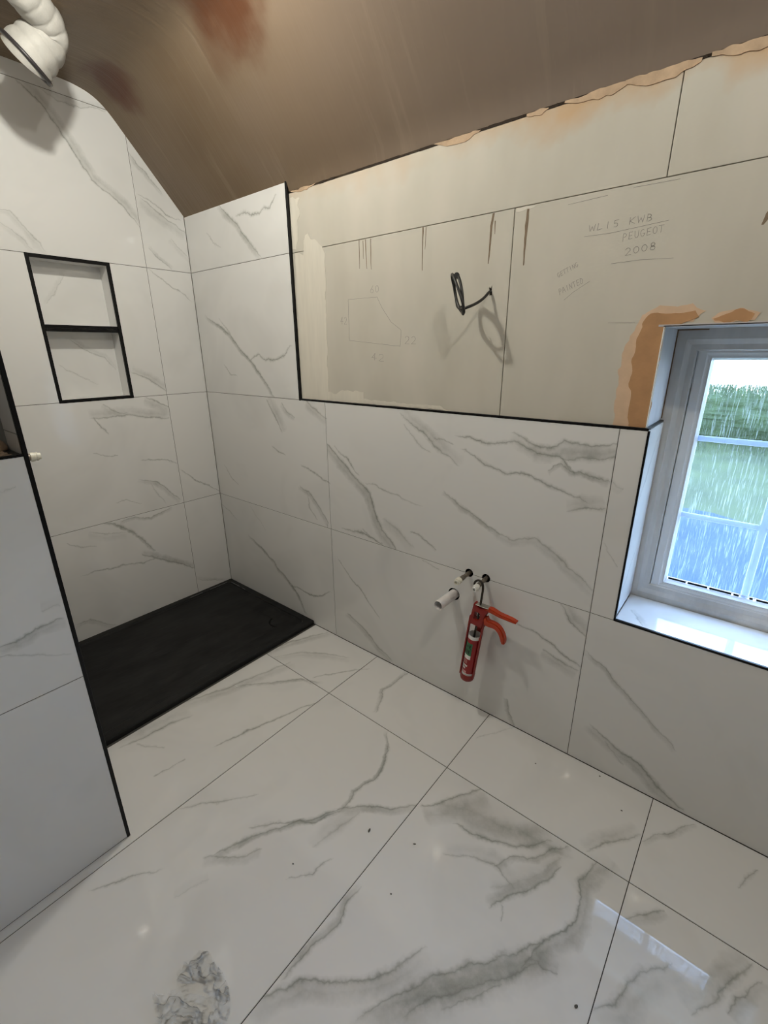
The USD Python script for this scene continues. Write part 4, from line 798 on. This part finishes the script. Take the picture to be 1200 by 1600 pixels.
obj('tube_end', lathe([(CRd + .0008, -.0105), (CRd * .8, -.0205), (0, -.0208)], base3, ax3, 32), 'tube_base', ct, smooth=35)
pr_ = []
for h0, h1, a0, a1 in ((.136, .146, 140, 152), (.132, .142, 122, 134), (.133, .142, 106, 118), (.132, .146, 82, 96), (.108, .124, 145, 158), (.106, .122, 126, 140), (.106, .121, 106, 121), (.106, .122, 86, 101), (.128, .131, 74, 84)): pr_.append(wrap(h0, h1, a0, a1, CRd + .0009, 4))
obj('print', cat(*pr_), 'label_dark', ct, label='blurred dark print on the green patch')
obj('print', wrap(.085, .090, 130, 158, CRd + .0009, 4), 'label_dark', ct)
pr_ = [wrap(h, h + .0035, a, a + 12, CRd + .0009, 4) for h in (.060, .066, .072) for a in (92, 106, 120, 134, 148)]
obj('print', cat(*pr_), 'label_pink', ct, label='small pink print lines')
pr_ = [wrap(.044, .053, a, a + 8, CRd + .0009, 3) for a in (84, 95, 106, 117, 128, 139, 150)] + [wrap(.032, .041, a, a + 9, CRd + .0009, 3) for a in (100, 112, 124, 136)]
obj('print', cat(*pr_), 'label_white', ct, label='blurred white print')
obj('print', wrap(.014, .024, 85, 150, CRd + .0009, 8), 'label_pink', ct)

# ------------------------------------------------------------------ bits on the floor and walls
def chip(label, x, y, l, w, rot, m='debris', name='debris_chip'):
    s = trimesh.creation.icosphere(2, .5); s.vertices *= 1 + .35 * (meshkit.noise(s.vertices * 5 + x * 9, 3)[:, None] - .5); s.vertices *= [l, w, w * .5]
    s.apply_transform(trimesh.transformations.rotation_matrix(rot, [0, 0, 1])); s.apply_translation([0, 0, -s.bounds[0][2]])
    s.apply_translation([x, y, 0]); return tag(obj(name, s, m, smooth=50), label, 'debris', 'specks on the floor tiles')
chip('larger dark chip on the big middle floor tile', 1.781, -.678, .013, .0055, 1.9)
chip('smaller dark chip right of the larger one, across the joint', 1.915, -.623, .009, .004, .6)
chip('dark chip near the lower right floor joint', 2.414, -.688, .009, .006, 1.2)
chip('tiny speck on the floor by the window wall', 2.281, -.024, .006, .004, .3)
chip('tiny speck on the narrow floor tile', 2.086, -.114, .006, .004, .9)
chip('tiny speck on the floor near the wide joint', 2.373, -.114, .006, .004, .2)
chip('pinhead speck on the middle floor tile', 1.673, -.893, .005, .004, 0)
chip('pinhead speck right of the long floor joint', 1.944, -.774, .005, .004, 0)
chip('white flake near the shower tray', .890, -.560, .016, .006, .2, 'flake')
NU, NV = 84, 60
g = np.stack(np.meshgrid(np.linspace(-1, 1, NU), np.linspace(-1, 1, NV), indexing='ij'), -1).reshape(-1, 2)
p3 = np.c_[g * 2.6, np.zeros(len(g))]; wv = meshkit.fbm(p3 * 1.4, 3, 2)[:, None] * 1.6
rd = lambda q, s: 1 - np.abs(2 * meshkit.fbm(q + wv, 2, s) - 1) * 4.0
z = .002 + .020 * np.clip(rd(p3 * .9, 9), 0, 1) ** 1.5 + .008 * np.clip(rd(p3 * 2.1 + 5, 4), 0, 1) ** 1.5
rad = np.hypot(*g.T); keep = rad < .50 + .62 * meshkit.noise(np.c_[np.cos(np.arctan2(g[:, 1], g[:, 0])) * 2.2 + 3, np.sin(np.arctan2(g[:, 1], g[:, 0])) * 2.2, np.zeros(len(g))], 4)
V = np.c_[g * [.125, .085], z]; F = []
for i_ in range(NU - 1):
    for j_ in range(NV - 1):
        q = [i_ * NV + j_, (i_ + 1) * NV + j_, (i_ + 1) * NV + j_ + 1, i_ * NV + j_ + 1]
        if keep[q].all(): F += [[q[0], q[1], q[2]], [q[0], q[2], q[3]]]
fmesh = trimesh.Trimesh(V, F, process=False); fmesh.remove_unreferenced_vertices(); fmesh.vertices[:, 2] -= fmesh.vertices[:, 2].min() - .0005
fmesh.apply_transform(trimesh.transformations.rotation_matrix(.35, [0, 0, 1])); fmesh.apply_translation([1.745, -1.225, 0])
tag(obj('plastic_film', fmesh, 'film', smooth=50), 'crumpled scrap of clear plastic film on the floor', 'plastic film')
